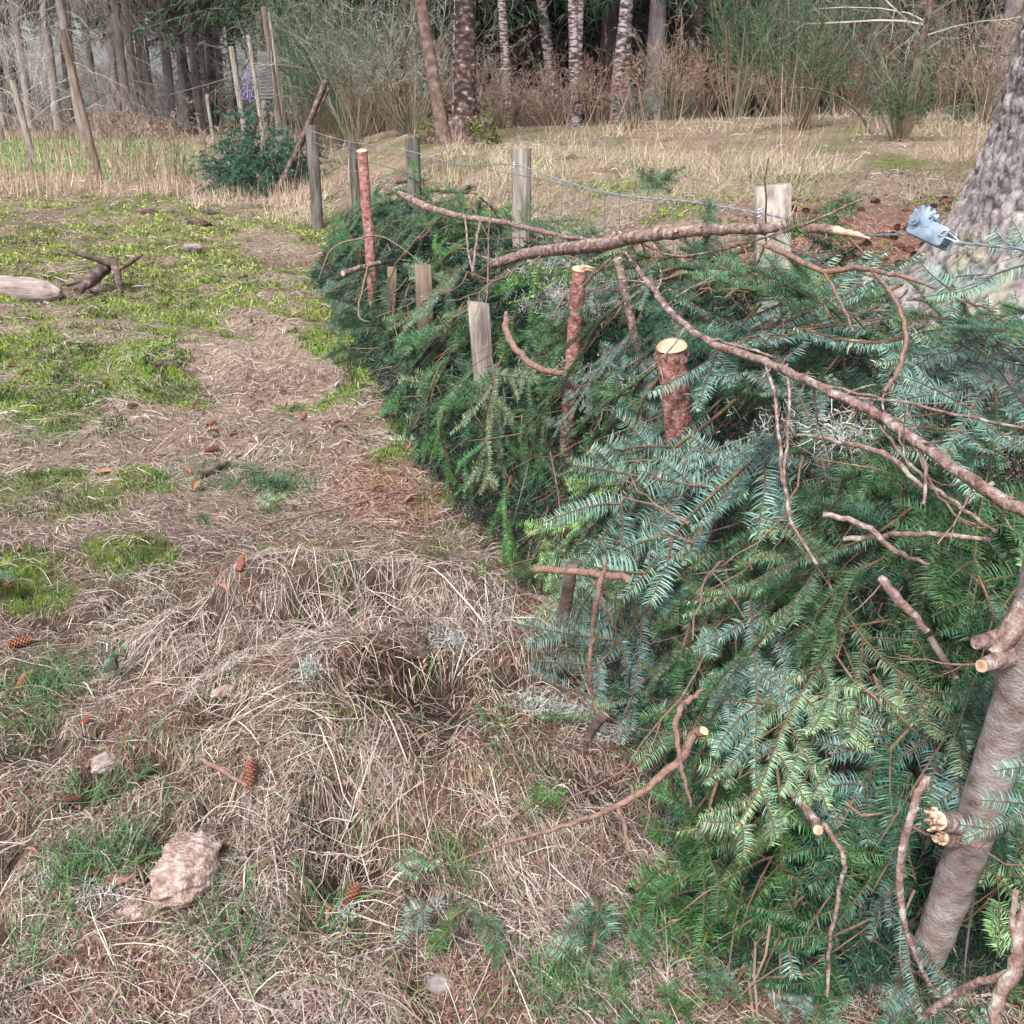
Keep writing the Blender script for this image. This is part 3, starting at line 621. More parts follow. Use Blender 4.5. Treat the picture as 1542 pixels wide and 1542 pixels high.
# ------------------------------------------------------------------ traced sprays and branches on the heap
SG_S = 1.0
def sprigline(px0, py0, px1, py1, lift0, lift1, pair, label, tint, flip=False, name='fir_bough', on=S, up=(0, -.6, .8), t0=None, t1=None):
    a = hit(px0, py0, on, lift0) if t0 is None else at(px0, py0, t0); b = hit(px1, py1, on, lift1) if t1 is None else at(px1, py1, t1)
    L = np.linalg.norm(b - a); base = max(v.co.x for v in pair[0].vertices)
    if L > base * 1.35: a = b - (b - a) / L * base * 1.35; L = base * 1.35
    return bough(pair, a, b - a, up, label, None, name=name, flip=flip, s=L / base, tint=tint)
BRT = (1.15, 1.22, 1.3)
sprigline(1110, 600, 890, 850, .16, .20, BO[2], 'long blue green fir bough slanting down to the left below the freshly cut pole', BRT, flip=True)
sprigline(1180, 640, 960, 900, .13, .17, BO[5], 'silvery fir bough slanting down just right of the freshly cut pole', BRT, flip=True)
sprigline(1000, 560, 840, 760, .10, .12, BO[3], 'fir bough drooping to the left between the broken stub and the cut pole', MID)
sprigline(1040, 470, 1380, 560, .12, .10, BO[4], 'blue green fir bough lying across the heap above the long bare branch', BRT, flip=True)
sprigline(1560, 470, 1380, 760, .12, .10, BO[1], 'silvery fir bough hanging at the right edge below the big spruce', BRT, flip=True)
sprigline(1700, 360, 1400, 470, .12, .08, BO[5], 'fir bough reaching in from the right in front of the big spruce', BRT, flip=True, t0=1.85, t1=2.0)
sprigline(1480, 520, 1400, 410, .05, 0, BO[8], 'fir bough sticking up in front of the big spruce foot, left one', MID, up=(.3, -.9, .3), t0=1.95, t1=2.2)
sprigline(1600, 530, 1470, 430, .05, 0, BO[3], 'fir bough sticking up in front of the big spruce foot, middle one', BRT, up=(.2, -.9, .4), t0=1.8, t1=2.05)
sprigline(1680, 500, 1520, 400, .05, 0, BO[6], 'fir bough sticking up in front of the big spruce foot, right one', MID, up=(.2, -.9, .4), t0=1.7, t1=1.95)
sprigline(1250, 480, 1190, 385, .05, .03, BO[5], 'fir bough lying up against the square fence post', MID, up=(.2, -.7, .7), t0=2.25, t1=2.6)
sprigline(1090, 450, 1150, 370, .05, .03, BO[9], 'dark fir bough tucked under the lying pole left of the square fence post', MID, up=(-.2, -.7, .7), t0=2.3, t1=2.6)
sprigline(1620, 1120, 1450, 1260, .1, .1, BO[7], 'pale blue fir tip crossing the lower part of the leaning log', BRT, flip=True, t0=1.35, t1=1.38)
sprigline(1130, 880, 1130, 1200, .12, .08, BO[0], 'blue fir bough hanging straight down the middle of the near front', BRT, flip=True)
sprigline(1010, 290, 960, 250, 0, 0, SPR[0], 'small upright fir tip standing behind the top wire', (1.2, 1.2, 1.3), t0=3.0, t1=3.0, up=(.3, -.9, .1), name='fir_sprig')
sprigline(1060, 370, 1075, 295, 0, 0, SPR[2], 'upright blue green fir tip rising above the lying pole', (1.1, 1.15, 1.25), t0=2.6, t1=2.6, up=(.3, -.9, .1), name='fir_sprig')
sprigline(1180, 350, 1300, 290, 0, 0, SPR[2], 'sparse fir tip pointing right above the square fence post', OLIVE, t0=2.35, t1=2.3, up=(.1, -.8, .5), name='fir_sprig')
sprigline(1000, 270, 1030, 255, 0, 0, SPR[3], 'tiny fir tip above the wire left of the square fence post', (1.2, 1.2, 1.3), t0=3.0, t1=2.95, up=(.3, -.9, .1), name='fir_sprig')
for px, py in ((700, 270), (760, 300), (820, 320), (650, 290), (600, 300), (540, 320), (500, 340), (880, 330)):
    sprigline(px, py + 60, px + random.uniform(-40, 50), py, .04, .05, BO[random.randrange(8)], 'fir bough poking up along the back edge of the heap by the netting', DARK if px < 600 else MID, up=(random.uniform(-.5, .5), -.8, .5), t0=tpile(px, py + 60), t1=tpile(px, py + 60) + .05)['group'] = 'upright boughs along the back of the heap'
# small sprigs on the ground in front
SG = [(590, 1290, 660, 1300, 'fir sprig lying on the straw left of the thin lying branch'), (700, 1370, 640, 1440, 'fir sprig drooping over the dark hollow at lower centre'), (700, 1360, 760, 1400, 'green fir sprig beside the hollow at lower centre'),
      (640, 1360, 600, 1420, 'leftmost fir sprig of the cluster at lower centre'), (740, 1400, 745, 1460, 'fir sprig hanging below the cluster at lower centre'), (790, 1220, 850, 1180, 'grey green fir sprig on the straw above the thin lying branch'),
      (870, 1370, 830, 1450, 'fir sprig on the straw right of the lower centre cluster'), (900, 1350, 880, 1460, 'grey green fir sprig at the foot of the straw slope'), (960, 1380, 970, 1450, 'fir sprig standing by the foot of the heap'),
      (950, 1340, 1030, 1320, 'blue fir sprig where the straw meets the heap'), (340, 700, 440, 720, 'pale green fir sprig lying in the middle of the clearing'), (300, 775, 320, 797, 'green fir sprig lying in the straw beyond the mound'),
      (380, 740, 430, 750, 'fir sprig on the clearing floor beside dark bark'), (900, 1470, 950, 1500, 'fir sprig at the bottom edge right of centre'), (1060, 1440, 1120, 1500, 'fir sprig near the flat stone at the bottom'), (1180, 1400, 1200, 1480, 'yellow green fir sprig at the bottom beside the flat stone'),
      (1250, 1450, 1230, 1530, 'fir sprig at the bottom left of the flat stone'), (1100, 1350, 1060, 1420, 'fir sprig fallen at the near foot of the heap'), (1360, 1450, 1330, 1530, 'fir sprig below the leaning log'), (200, 985, 150, 1000, 'pale fir sprig by the green tuft at left'), (20, 880, -20, 865, 'dark fir sprig at the left edge beside an orange cone')]
for i, (a, b, c, d, lab) in enumerate(SG):
    sprigline(a, b, c, d, .10, .07, SPR[i % 4], lab, [MID, BRT, (.9, 1.0, .9), YEL][(i * 7) % 4], flip=i % 3 == 0, name='fir_sprig', on=H, up=(0, -.3, .9))
FOOT = [(960, 1340, 'the base of the straw slope'), (1060, 1420, 'the green grass tuft'), (1312, 1478, 'the flat brown stone'), (1400, 1430, 'the leaning log foot'), (1500, 1490, 'the forked pink branch'), (1240, 1330, 'the torn branch end'), (1180, 1520, 'the bottom edge centre right'), (960, 1520, 'the bottom edge grass')]
for i in range(60):
    px = rng.uniform(930, 1600); py = rng.uniform(1330, 1620); a = rng.uniform(0, 6.28)
    p = hit(px, py, H, .02)
    bough(SPR[i % 4] if i % 3 else BO[7], p, (math.cos(a), math.sin(a), .1), (0, -.2, 1), '%s loose fir spray on the ground %s %s' % (['green', 'yellow green', 'silvery', 'dark green'][i % 4], side_word(px, py, min(FOOT, key=lambda q: (q[0] - px) ** 2 + (q[1] - py) ** 2)), min(FOOT, key=lambda q: (q[0] - px) ** 2 + (q[1] - py) ** 2)[2]), 'loose fir sprays at the near foot', name='fir_sprig', flip=i % 2 == 0, s=rng.uniform(.5, 1.0) if i % 3 else .4, tint=[MID, YEL, BRT, DARK][i % 4], cat='fir sprig')

def branch(name, pix, rad, label, m='bark_twig', cap=None, lift=.05, sides=8, rough=.12, side=(), ts=None, cat='branch', knots=0, twigs=0, jit=.0015, on=S, n=5, group=None):
    """pix: [(px,py,lift or None)], side: child twigs [(start index, pix...)]"""
    pts = []
    for i, q in enumerate(pix):
        if ts is not None: pts.append(at(q[0], q[1], ts[i]))
        else: pts.append(hit(q[0], q[1], on, q[2] if len(q) > 2 else lift))
    pts = np.array(pts)
    if cap is None and cat == 'branch': rad = np.interp(np.linspace(0, 1, 16), np.linspace(0, 1, len(np.atleast_1d(rad))), np.atleast_1d(rad)) * np.r_[.45, .8, np.ones(14)]
    if ts is None and len(pts) > 2:     # smooth the depth
        pts[1:-1] = (pts[:-2] + 2 * pts[1:-1] + pts[2:]) / 4
    o = pts[0].copy()
    mb = MB(); ln = smoothline(pts, n, jit); cap = cap or m; tube(mb, ln - o, rad, sides, 0, cap=1 if cap else None, rough=rough, seed=random.random() * 50)
    rad = list(np.atleast_1d(rad))
    for _ in range(knots):
        k = random.randrange(1, len(ln) - 2); r = np.interp(k / len(ln), np.linspace(0, 1, len(np.atleast_1d(rad))), np.atleast_1d(rad))
        d = nrm(rng.normal(0, 1, 3)); q = ln[k] - o; tube(mb, [q, q + d * r * 1.0, q + d * r * 1.7], (r * .5, r * .42, r * .30), 6, 0, cap=1)
    ob = mb.build(name, [M[m], M[cap or 'cut']], smooth=False); ob.location = o; tag(ob, label, cat, group)
    for _ in range(twigs):
        k = random.randrange(2, len(ln) - 2); d = nrm(ln[k + 1] - ln[k - 1]) * random.choice([-1, 1, 1]); e = nrm(d + rng.normal(0, .8, 3) + [0, -.3, -.1]); L_ = rng.uniform(.04, .20); f_ = np.linspace(0, 1, 7)[:, None]
        q = ln[k] - o + e * L_ * f_ + nrm(rng.normal(0, 1, 3)) * L_ * .35 * f_ ** 2 + rng.normal(0, .0015, (7, 3)) * f_; s_ = MB(); tube(s_, q, (.0026, .0009), 5)
        if L_ > .1: tube(s_, q[4] + nrm(e + rng.normal(0, .6, 3)) * L_ * .4 * np.linspace(0, 1, 4)[:, None], (.0014, .0006), 4)
        s_.build('side_twig', [M[m]], ob)
    for pxs, r in side:
        s = MB(); q = np.array([hit(a[0], a[1], on, a[2] if len(a) > 2 else lift) if ts is None or len(a) < 3 else at(a[0], a[1], a[2]) for a in pxs])
        if len(q) > 2: q[1:-1] = (q[:-2] + 2 * q[1:-1] + q[2:]) / 4
        j = np.argmin(np.linalg.norm(ln - q[0], axis=1)); q[0] = ln[j]
        tube(s, smoothline(q, 5, jit) - o, r, 6, 0, cap=1, rough=rough); s.build('side_twig', [M[m], M[m]], ob)
    return ob
def T(px, py, l): return tpile(px, py, l)
# the long ones
branch('cut_branch', [(600, 290), (640, 310), (700, 327), (760, 335), (820, 350), (885, 362)], (.022, .019, .015, .012, .010, .007), 'reddish cut branch sloping down from the netting onto the lying pole', 'bark_fir', ts=[5.2, 5.0, 4.7, 4.4, 4.0, 3.6], knots=4, twigs=8,
       side=[([(690, 335, 4.7), (708, 370, 4.3), (712, 415, 4.2)], .005), ([(722, 333, 4.6), (716, 365, 4.3), (712, 410, 4.2)], .006)])
branch('lying_pole', [(742, 398), (800, 382), (900, 368), (1000, 352), (1100, 346), (1200, 343), (1262, 347)], (.016, .019, .020, .016, .013, .011, .010), 'long rough pole lying level along the top of the heap ending in pale wood', 'bark_fir', ts=[3.5, 3.3, 2.95, 2.7, 2.5, 2.35, 2.25], knots=16, twigs=16, cat='pole', n=8, rough=.2, cap='splinter', sides=12,
       side=[([(940, 375, 2.8), (1015, 395, 2.7), (1090, 375, 2.6), (1190, 350, 2.3), (1300, 300, 2.2)], .003)])
branch('splintered_tip', [(1258, 347), (1290, 354), (1310, 360)], (.010, .006, .002), 'pale splintered wood strip torn from the end of the lying pole', 'splinter', 'splinter', ts=[2.25, 2.22, 2.2], cat='splinter')
branch('bare_branch', [(942, 380), (975, 425), (1010, 470), (1060, 510), (1150, 545), (1225, 578), (1310, 618), (1380, 665), (1450, 715), (1560, 780)], (.006, .007, .008, .008, .0085, .008, .0088, .009, .0095, .010), 'long red brown bare branch running from the lying pole down to the right edge', 'bark_fir', ts=[2.6, 2.45, 2.3, 2.17, 2.0, 1.86, 1.74, 1.62, 1.52, 1.42], knots=12, twigs=22, n=6, rough=.17,
       side=[([(1150, 545, 2.0), (1180, 590, 1.95), (1165, 680, 1.9), (1190, 790, 1.85)], .0035), ([(1200, 565, 1.93), (1190, 640, 1.9), (1170, 720, 1.85), (1190, 800, 1.8), (1230, 850, 1.75)], .003),
             ([(1310, 618, 1.74), (1340, 660, 1.7), (1380, 720, 1.62), (1440, 760, 1.55), (1500, 800, 1.5)], .003), ([(1380, 665, 1.62), (1400, 700, 1.6), (1390, 760, 1.58)], .003), ([(1060, 510, 2.17), (1120, 520, 2.1), (1170, 540, 2.05)], .003),
             ([(1225, 578, 1.86), (1340, 600, 1.8), (1440, 625, 1.7), (1560, 650, 1.6)], .0025)])
branch('bare_branch', [(1140, 365), (1190, 385), (1240, 408), (1290, 403), (1340, 412), (1390, 425), (1450, 452), (1500, 470)], (.008, .007, .006, .006, .005, .004, .003, .002), 'thin orange brown branch arching over the needles below the wire tensioner', ts=[2.4, 2.35, 2.25, 2.2, 2.1, 2.05, 2.0, 1.95],
       side=[([(1305, 405, 2.15), (1350, 440, 2.05), (1372, 490, 2.0), (1360, 560, 1.95), (1330, 590, 1.9)], .0045), ([(1245, 408, 2.25), (1260, 440, 2.2), (1285, 500, 2.1)], .003)])
branch('curved_branch', [(762, 470), (765, 505), (785, 535), (815, 556), (850, 562)], (.011, .010, .010, .009, .008), 'curved red brown branch hooking down to the broken stub', ts=[3.0, 2.95, 2.9, 2.8, 2.7], rough=.15)
branch('hanging_twig', [(912, 845), (900, 900), (893, 950), (888, 1000), (893, 1050), (900, 1075)], (.006, .0055, .005, .004, .003, .002), 'thin knobbly twig hanging straight down over the straw from the big slanting bough', ts=[1.9, 1.92, 1.97, 2.0, 2.05, 2.05], side=[([(903, 895, 1.9), (912, 915, 1.93), (922, 935, 1.95)], .002)])
branch('crossing_stick', [(805, 857), (850, 860), (900, 865), (946, 872)], .0085, 'straight red brown stick lying level across the base of the heap', ts=[2.35, 2.3, 2.25, 2.2], cap='cut')
branch('thin_lying_branch', [(1060, 1100), (1045, 1108), (1030, 1135), (990, 1175), (930, 1215), (860, 1240), (780, 1265), (680, 1300)], (.010, .009, .0085, .0075, .006, .0045, .003, .0012), 'smooth reddish branch curving from the foot of the heap out over the straw', ts=[1.85, 1.86, 1.85, 1.84, 1.85, 1.88, 1.9, 1.93], cap='cut',
       side=[([(932, 1214, 1.85), (938, 1240, 1.84), (948, 1280, 1.84)], .0045), ([(975, 1187, 1.84), (985, 1220, 1.84), (970, 1262, 1.85)], .0018), ([(905, 1225, 1.86), (912, 1270, 1.86), (905, 1300, 1.86)], .002)])
branch('hooked_twig', [(1058, 1038), (1030, 1060), (1018, 1090), (1022, 1130), (1032, 1180), (1040, 1215)], (.006, .0055, .005, .004, .003, .002), 'thin hooked twig hanging in front of the needles above the lying branch', ts=[1.8, 1.78, 1.76, 1.75, 1.74, 1.74])
branch('arched_stem', [(1395, 1170), (1368, 1240), (1355, 1310), (1362, 1390), (1385, 1450), (1410, 1500)], (.0062, .006, .0058, .005, .004, .003), 'dark knobbly stem arching down beside the leaning log to the ground', 'bark_fir', 'bark_fir', ts=[1.52, 1.5, 1.5, 1.5, 1.52, 1.55], rough=.3, knots=6)
branch('forked_branch', [(1545, 1360), (1535, 1400), (1530, 1450), (1505, 1500), (1495, 1560)], (.007, .008, .0095, .009, .008), 'forked pinkish branch at the bottom right corner', 'bark_fir', 'bark_fir', ts=[1.25, 1.25, 1.24, 1.24, 1.24], rough=.15,
       side=[([(1525, 1465, 1.24), (1480, 1475, 1.27), (1430, 1500, 1.3), (1390, 1530, 1.33)], .005), ([(1530, 1440, 1.24), (1518, 1395, 1.25), (1530, 1340, 1.26)], .004)])
branch('half_buried_branch', [(1200, 655), (1280, 668), (1340, 690), (1390, 735)], (.003, .005, .006, .004), 'grey brown branch half buried in the needles under the long bare branch', 'bark_fir', 'bark_fir', ts=[2.03, 1.96, 1.9, 1.85], rough=.2)
branch('half_buried_branch', [(1240, 775), (1300, 790), (1350, 830), (1400, 850)], (.006, .0055, .005, .003), 'dark branch in the black gap at the upper front of the near heap', 'bark_fir', 'bark_fir', ts=[1.92, 1.88, 1.83, 1.8], rough=.2)
branch('half_buried_branch', [(1270, 812), (1330, 808), (1400, 805), (1490, 812)], (.005, .006, .0055, .004), 'level purple brown branch behind the needles right of the black gap', 'bark_fir', 'bark_fir', ts=[1.92, 1.88, 1.83, 1.76], rough=.2)
branch('half_buried_branch', [(1325, 870), (1355, 905), (1395, 950)], (.007, .009, .006), 'short thick red brown branch slanting down right between the needles', 'bark_fir', 'bark_fir', ts=[1.74, 1.71, 1.72], rough=.25)
branch('short_cut_branch', [(516, 411), (545, 403), (572, 396)], (.017, .016, .015), 'short cut branch sticking out left from the red brown stake', 'bark_fir', ts=[5.75, 5.85, 5.95], cap='cut')
branch('looping_twig', [(480, 420), (500, 375), (540, 360), (580, 358), (640, 400)], (.004, .005, .005, .004, .002), 'fine pale twig looping over the far end of the heap', ts=[5.6, 5.6, 5.6, 5.5, 5.3])
branch('hooked_twig', [(555, 395), (545, 440), (540, 475), (556, 485)], (.006, .005, .005, .003), 'small hooked twig hanging below the short cut branch', ts=[5.7, 5.6, 5.55, 5.5])
branch('broken_stick', [(885, 1112), (893, 1095), (912, 1075)], (.010, .010, .010), 'short dark broken stick with a pale end at the foot of the heap', 'darkwood', ts=[1.98, 1.96, 1.94], cap='cut', cat='stick')
branch('fallen_stick', [(380, 795), (450, 775), (520, 765), (600, 740)], (.004, .005, .005, .004), 'long thin twig lying across the clearing beside red needles', on=H, lift=.02)
branch('fallen_stick', [(300, 1142), (340, 1160), (372, 1185)], (.006, .006, .004), 'short reddish twig lying beside the upright spruce cone', on=H, lift=.03)
branch('fallen_stick', [(660, 1300), (760, 985), (800, 960)][1:] + [(860, 940)], (.004, .004, .003), 'dark thin stick on the ground at the base of the heap', 'darkwood', on=H, lift=.03)
branch('broken_branch', [(1180, 1185), (1215, 1220), (1232, 1250)], (.006, .008, .009), 'broken branch end showing pale torn wood low in the near heap', 'bark_fir', 'splinter', ts=[1.84, 1.78, 1.72])
branch('thin_low_branch', [(1240, 1240), (1270, 1290), (1265, 1340), (1250, 1420), (1245, 1500)], (.005, .005, .004, .004, .003), 'thin dark branch running down below the broken branch end', 'bark_fir', 'bark_fir', ts=[1.80, 1.76, 1.78, 1.8, 1.8])
# random bare twigs over the heap
for i in range(62):
    y = 1.5 + rng.random() ** 1.3 * 5.2; a = rng.uniform(.15, 1.0); x = float(xb(y) + a * (xf(y) - xb(y))); n_ = snorm(x, y)
    p = np.array([x, y, float(S(x, y))]) + n_ * rng.uniform(.02, .10); d = nrm(rng.normal(0, 1, 3) + np.array([-.3, -.5, -.6])); d = nrm(d - n_ * d.dot(n_) * .75); L = rng.uniform(.16, .5)
    k = np.linspace(0, 1, 9)[:, None]; b = nrm(rng.normal(0, 1, 3)) * rng.uniform(.25, .6)
    pts = d * L * k + b * L * k ** 2 + rng.normal(0, .004, (9, 3)); r = rng.uniform(.0018, .0042)
    mb = MB(); tube(mb, pts, (r, r * .5), 5)
    for q in (3, 5, 6):
        if rng.random() < .7:
            e = nrm(d + rng.normal(0, .8, 3)); l2 = L * rng.uniform(.15, .4); tube(mb, pts[q] + e * l2 * np.linspace(0, 1, 4)[:, None] + b * l2 * np.linspace(0, 1, 4)[:, None] ** 2, (r * .6, r * .3), 4)
    px, py = project(p); z = 'near end' if px > 950 else 'middle' if px > 640 else 'far end'
    o = mb.build('bare_twig', M['bark_twig']); o.location = p; mk = min(MARKS, key=lambda q: (q[0] - px) ** 2 + (q[1] - py) ** 2); tag(o, '%s bare brown twig %s %s' % ('short' if L < .27 else 'long', side_word(px, py, mk), mk[2]), 'twig', 'bare twigs in the %s of the heap' % z)

# ------------------------------------------------------------------ stakes, cut poles, leaning log
def stand(a, b):
    """a stake whose top shows at pixel a and that enters the heap at pixel b: runs on down into the ground"""
    Q = onpile(b[0], b[1], .0); A = at(a[0], a[1], Q[1] / ray(*a)[1]); d = (Q - A) / max(A[2] - Q[2], .02)
    d[1] = 0; B = A + d * (A[2] - float(H(A[0], A[1])) + .1); return A, B
def pole(name, a, b, ta, tb, r0, r1, label, m, cat='stake', rough=.06, cap='cut', tilt=.25, sides=20, n=10, extra=None, bend=0, flare=0):
    if ta is None: A, B = stand(a, b)
    else: A = at(*a, ta); B = at(*b, tb)
    o = B.copy()
    k = np.linspace(0, 1, n)[:, None]; pts = A + (B - A) * k + np.array([1, 0, 0]) * bend * np.sin(k * math.pi)
    pts = pts + rng.normal(0, r0 * .04, pts.shape)
    mb = MB(); tube(mb, pts - o, (r0, (r0 + r1) / 2, r1), sides, 0, cap=None, rough=rough, seed=random.random() * 9)
    root = mb.build(name, [M[m]], smooth=True); root.location = o; tag(root, label, cat)
    c = MB(); d = nrm(A - B); th = np.linspace(0, 2 * math.pi, sides, endpoint=False); u = nrm(np.cross(d, [0, 1., .1])); v = np.cross(d, u)
    rings = []; 
    for f, hgt in ((1.02, 0), (.97, .003), (.6, .004), (.25, .0035)):
        rings.append(A + d * hgt + r0 * f * (np.cos(th)[:, None] * u + np.sin(th)[:, None] * v) * (1 + .03 * np.sin(3 * th))[:, None])
    V = np.vstack([r for r in rings] + [A + d * .004]) - o; F = []
    w_ = (V[:, 1] + o[1] - A[1]); V = V - d * (np.clip(-w_, -1, 1) * tilt)[:, None] + d * r0 * tilt * 1.02
    V = np.vstack([V, pts[0] - o + r0 * .98 * (np.cos(th)[:, None] * u + np.sin(th)[:, None] * v) - d * .004]); nn_ = len(V) - sides
    side_ = [(nn_ + j, nn_ + (j + 1) % sides, (j + 1) % sides, j) for j in range(sides)]
    for i in range(3):
        for j in range(sides): F.append((i * sides + j, i * sides + (j + 1) % sides, (i + 1) * sides + (j + 1) % sides, (i + 1) * sides + j))
    c.add(V, [F, [(3 * sides + j, 3 * sides + (j + 1) % sides, 4 * sides) for j in range(sides)]], 0); c.add(V, [side_], 1)
    c.build('cut_end', [M[cap], M[m]], root); return root, A, B
# freshly cut pole
rt, A, B = pole('cut_pole', (1012, 527), (1024, 665), None, None, .039, .034, 'upright cut fir pole with a flat pale sawn top standing in the heap', 'bark_red', cat='pole', rough=.10)
mb = MB()
for k in range(9):
    th = k * .7; r = .040; q = A - B + np.array([math.cos(th) * r, math.sin(th) * r, -.012 - .004 * (k % 3)])
    tube(mb, [q - np.array([0, 0, .008]), q + np.array([math.cos(th) * .003, 0, 0]), q + np.array([0, 0, .009])], (.003, .006 + .003 * (k % 2), .003), 7, 0, cap=0)
mb.build('bark_collar', [M['bark_twig']], rt)
# broken stub
rt, A, B = pole('broken_stub', (872, 408), (860, 575), None, None, .024, .026, 'upright red barked stub with a torn splintered top left of the cut pole', 'bark_red', cat='stub', rough=.16, cap='splinter')
mb = MB()
for k in range(9):
    th = random.uniform(0, 6.28); q = np.array([math.cos(th), math.sin(th), 0]) * .014 + A - B; e = np.array([.03 + random.uniform(0, .03), 0, random.uniform(-.004, .012)])
    tube(mb, [q, q + e * .5 + [0, 0, .008], q + e], (.007, .005, .001), 5, 0, cap=0)
mb.build('splinters', [M['splinter']], rt)
pole('tall_stake', (545, 229), (563, 450), None, None, .030, .032, 'tall round red brown stake with a sawn top at the far end of the heap', 'bark_red', rough=.04)
pole('trunk_foot', (862, 852), (848, 930), 2.60, 2.66, .014, .018, 'dark scaly foot of a pole showing under the crossing stick', 'darkwood', rough=.12, cat='pole', cap='darkwood', tilt=0)
pole('brown_stake', (930, 392), (950, 480), None, None, .014, .014, 'thin brown stake standing just below the lying pole', 'bark_fir', rough=.1, cap='bark_fir')
pole('branch_end', (1438, 1020), (1400, 960), 1.82, 1.86, .006, .007, 'small grey branch end among the needles left of the leaning log', 'darkwood', cat='branch', cap='bark_fir')
def square_stake(name, px, py0, py1, t, wpx, label, m='post', tw=.35, lean=(0, 0), dpt=None, top=0.0):
    A = at(px, py0, t); B = at(px + lean[0], py1, t + lean[1])
    if name != 'post': A, B = stand((px, py0), (px + lean[0], py1)); t = A[1] / ray(px, py0)[1]
    wd = wpx / FPX * t / 2; dp = dpt or wd
    ax = np.array([math.cos(tw), math.sin(tw), 0]); ay = np.array([-math.sin(tw), math.cos(tw), 0]); V = []; Fs = []; n = 8; m4 = 16
    prof = []
    for s in range(4):
        c0 = [(-1, -1), (1, -1), (1, 1), (-1, 1)][s]; c1 = [(1, -1), (1, 1), (-1, 1), (-1, -1)][s]
        for f in (.04, .35, .65, .96): prof.append((c0[0] * (1 - f) + c1[0] * f, c0[1] * (1 - f) + c1[1] * f))
    prof = np.array(prof)
    for i in range(n):
        c = A + (B - A) * i / (n - 1)
        j = rng.normal(0, wd * .02, (m4, 2))
        for q, (a, b) in enumerate(prof + j): V.append(c + ax * a * wd + ay * b * dp + np.array([0, 0, top * a if i == 0 else 0]))
    for i in range(n - 1):
        for q in range(m4): Fs.append((i * m4 + (q + 1) % m4, i * m4 + q, (i + 1) * m4 + q, (i + 1) * m4 + (q + 1) % m4))
    V = np.array(V); V = np.vstack([V, V[:m4].mean(0)]); mb = MB(); mb.add(V - B, [Fs, [(q, (q + 1) % m4, n * m4) for q in range(m4)]], 0)
    o = mb.build(name, [M[m]]); o.location = B; tag(o, label, 'stake'); return o
square_stake('square_stake', 720, 455, 535, 3.1, 25, 'pale grey squared timber stake standing in the middle of the heap', tw=.5, lean=(6, 0), top=-.004)
square_stake('thin_stake', 636, 398, 475, 3.9, 22, 'brown squared stake with split face left of the pale grey stake', 'post_tan', tw=.3, lean=(4, 0))
square_stake('old_stake', 590, 402, 440, 4.6, 13, 'half hidden tan stake between the tall stake and the brown stake', 'post_tan', tw=.2)
# leaning log with branch stubs
A = at(1590, 800, 1.52); B = at(1395, 1440, 1.78); o = B
k = np.linspace(0, 1, 34)[:, None]; pts = A + (B - A) * k + rng.normal(0, .0008, (34, 3)) + np.array([1, 0, 0]) * (.018 * np.sin(k * 3.1))
mb = MB(); rr = np.interp(k[:, 0], [0, .2, .3, .36, .5, .8, 1], [.032, .036, .041, .033, .034, .033, .030]); tube(mb, pts - o, list(rr), 24, 0, rough=.05)
log = mb.build('leaning_log', [M['bark_smooth']], smooth=True); log.location = o; tag(log, 'thick silvery barked fir log leaning upright against the heap at the right edge', 'log')
def stub(a, b, ta, tb, r0, r1, m='bark_fir', cap='cut', rough=.12):
    s = MB(); q = smoothline([at(*a, ta), (at(*a, ta) + at(*b, tb)) / 2 + np.array([0, 0, -.004]), at(*b, tb)], 4); tube(s, q - o, (r0, (r0 + r1) / 2, r1), 12, 0, cap=1, rough=rough); s.build('branch_stub', [M[m], M[cap]], log, smooth=False)
stub((1540, 975), (1478, 1003), 1.60, 1.52, .022, .0095, cap='splinter'); stub((1530, 950), (1470, 968), 1.60, 1.55, .018, .010, cap='bark_fir'); stub((1560, 900), (1495, 985), 1.56, 1.56, .026, .010, cap='bark_fir')
for (p_, q_, t0_, t1_, r_) in (((1450, 1240), (1412, 1236), 1.70, 1.64, .015), ((1448, 1262), (1418, 1262), 1.70, 1.65, .011)):
    stub(p_, q_, t0_, t1_, r_ * 1.3, r_)
    sp = MB(); c_ = at(*q_, t1_) - o; dr = nrm(at(*q_, t1_) - at(*p_, t0_))
    for k in range(26):
        of = rng.normal(0, .45, 3) * r_; tube(sp, [c_ + of - dr * .006, c_ + of * 1.1 + dr * rng.uniform(.002, .008), c_ + of * 1.2 + dr * rng.uniform(.006, .016)], (r_ * .32, r_ * .25, r_ * .04), 4, 0)
    sp.build('torn_fibres', [M['splinter']], log)
# ------------------------------------------------------------------ wire fence
fence = empty('wire_fence', (.77, 3.15, 0)); tag(fence, 'stock fence of wooden posts, twisted top wire and netting running behind the heap', 'fence')
fo = np.array([.77, 3.15, 0])
def fpost(px, py, t, wpx, rnd, m, label):
    A = at(px, py, t); r = wpx / FPX * t / 2; zb = float(H(A[0], A[1])) - .2
    if rnd:
        mb = MB(); tube(mb, smoothline([A - fo, (A[0] - fo[0] + .005, A[1] - fo[1], (A[2] + zb) / 2), (A[0] - fo[0], A[1] - fo[1], zb)], 6), (r, r * 1.02, r * 1.05), 20, 0, cap=0, rough=.05)
        p = mb.build('post', [M[m]], fence)
    else:
        p = square_stake('post', px, py, py + 400, t, wpx, None, m, tw=-.12, top=.006)
        del p['category']; p.location = p.location - Vector(fo); p.parent = fence
    p['label'] = label; return A
P1 = fpost(1163, 278, 3.15, 50, False, 'post', 'thick square cut post with a rough grey face')
P2 = fpost(785, 223, 5.1, 29, True, 'post', 'round grey post')
P3 = fpost(621, 208, 7.3, 21, True, 'post_green', 'greenish round post')
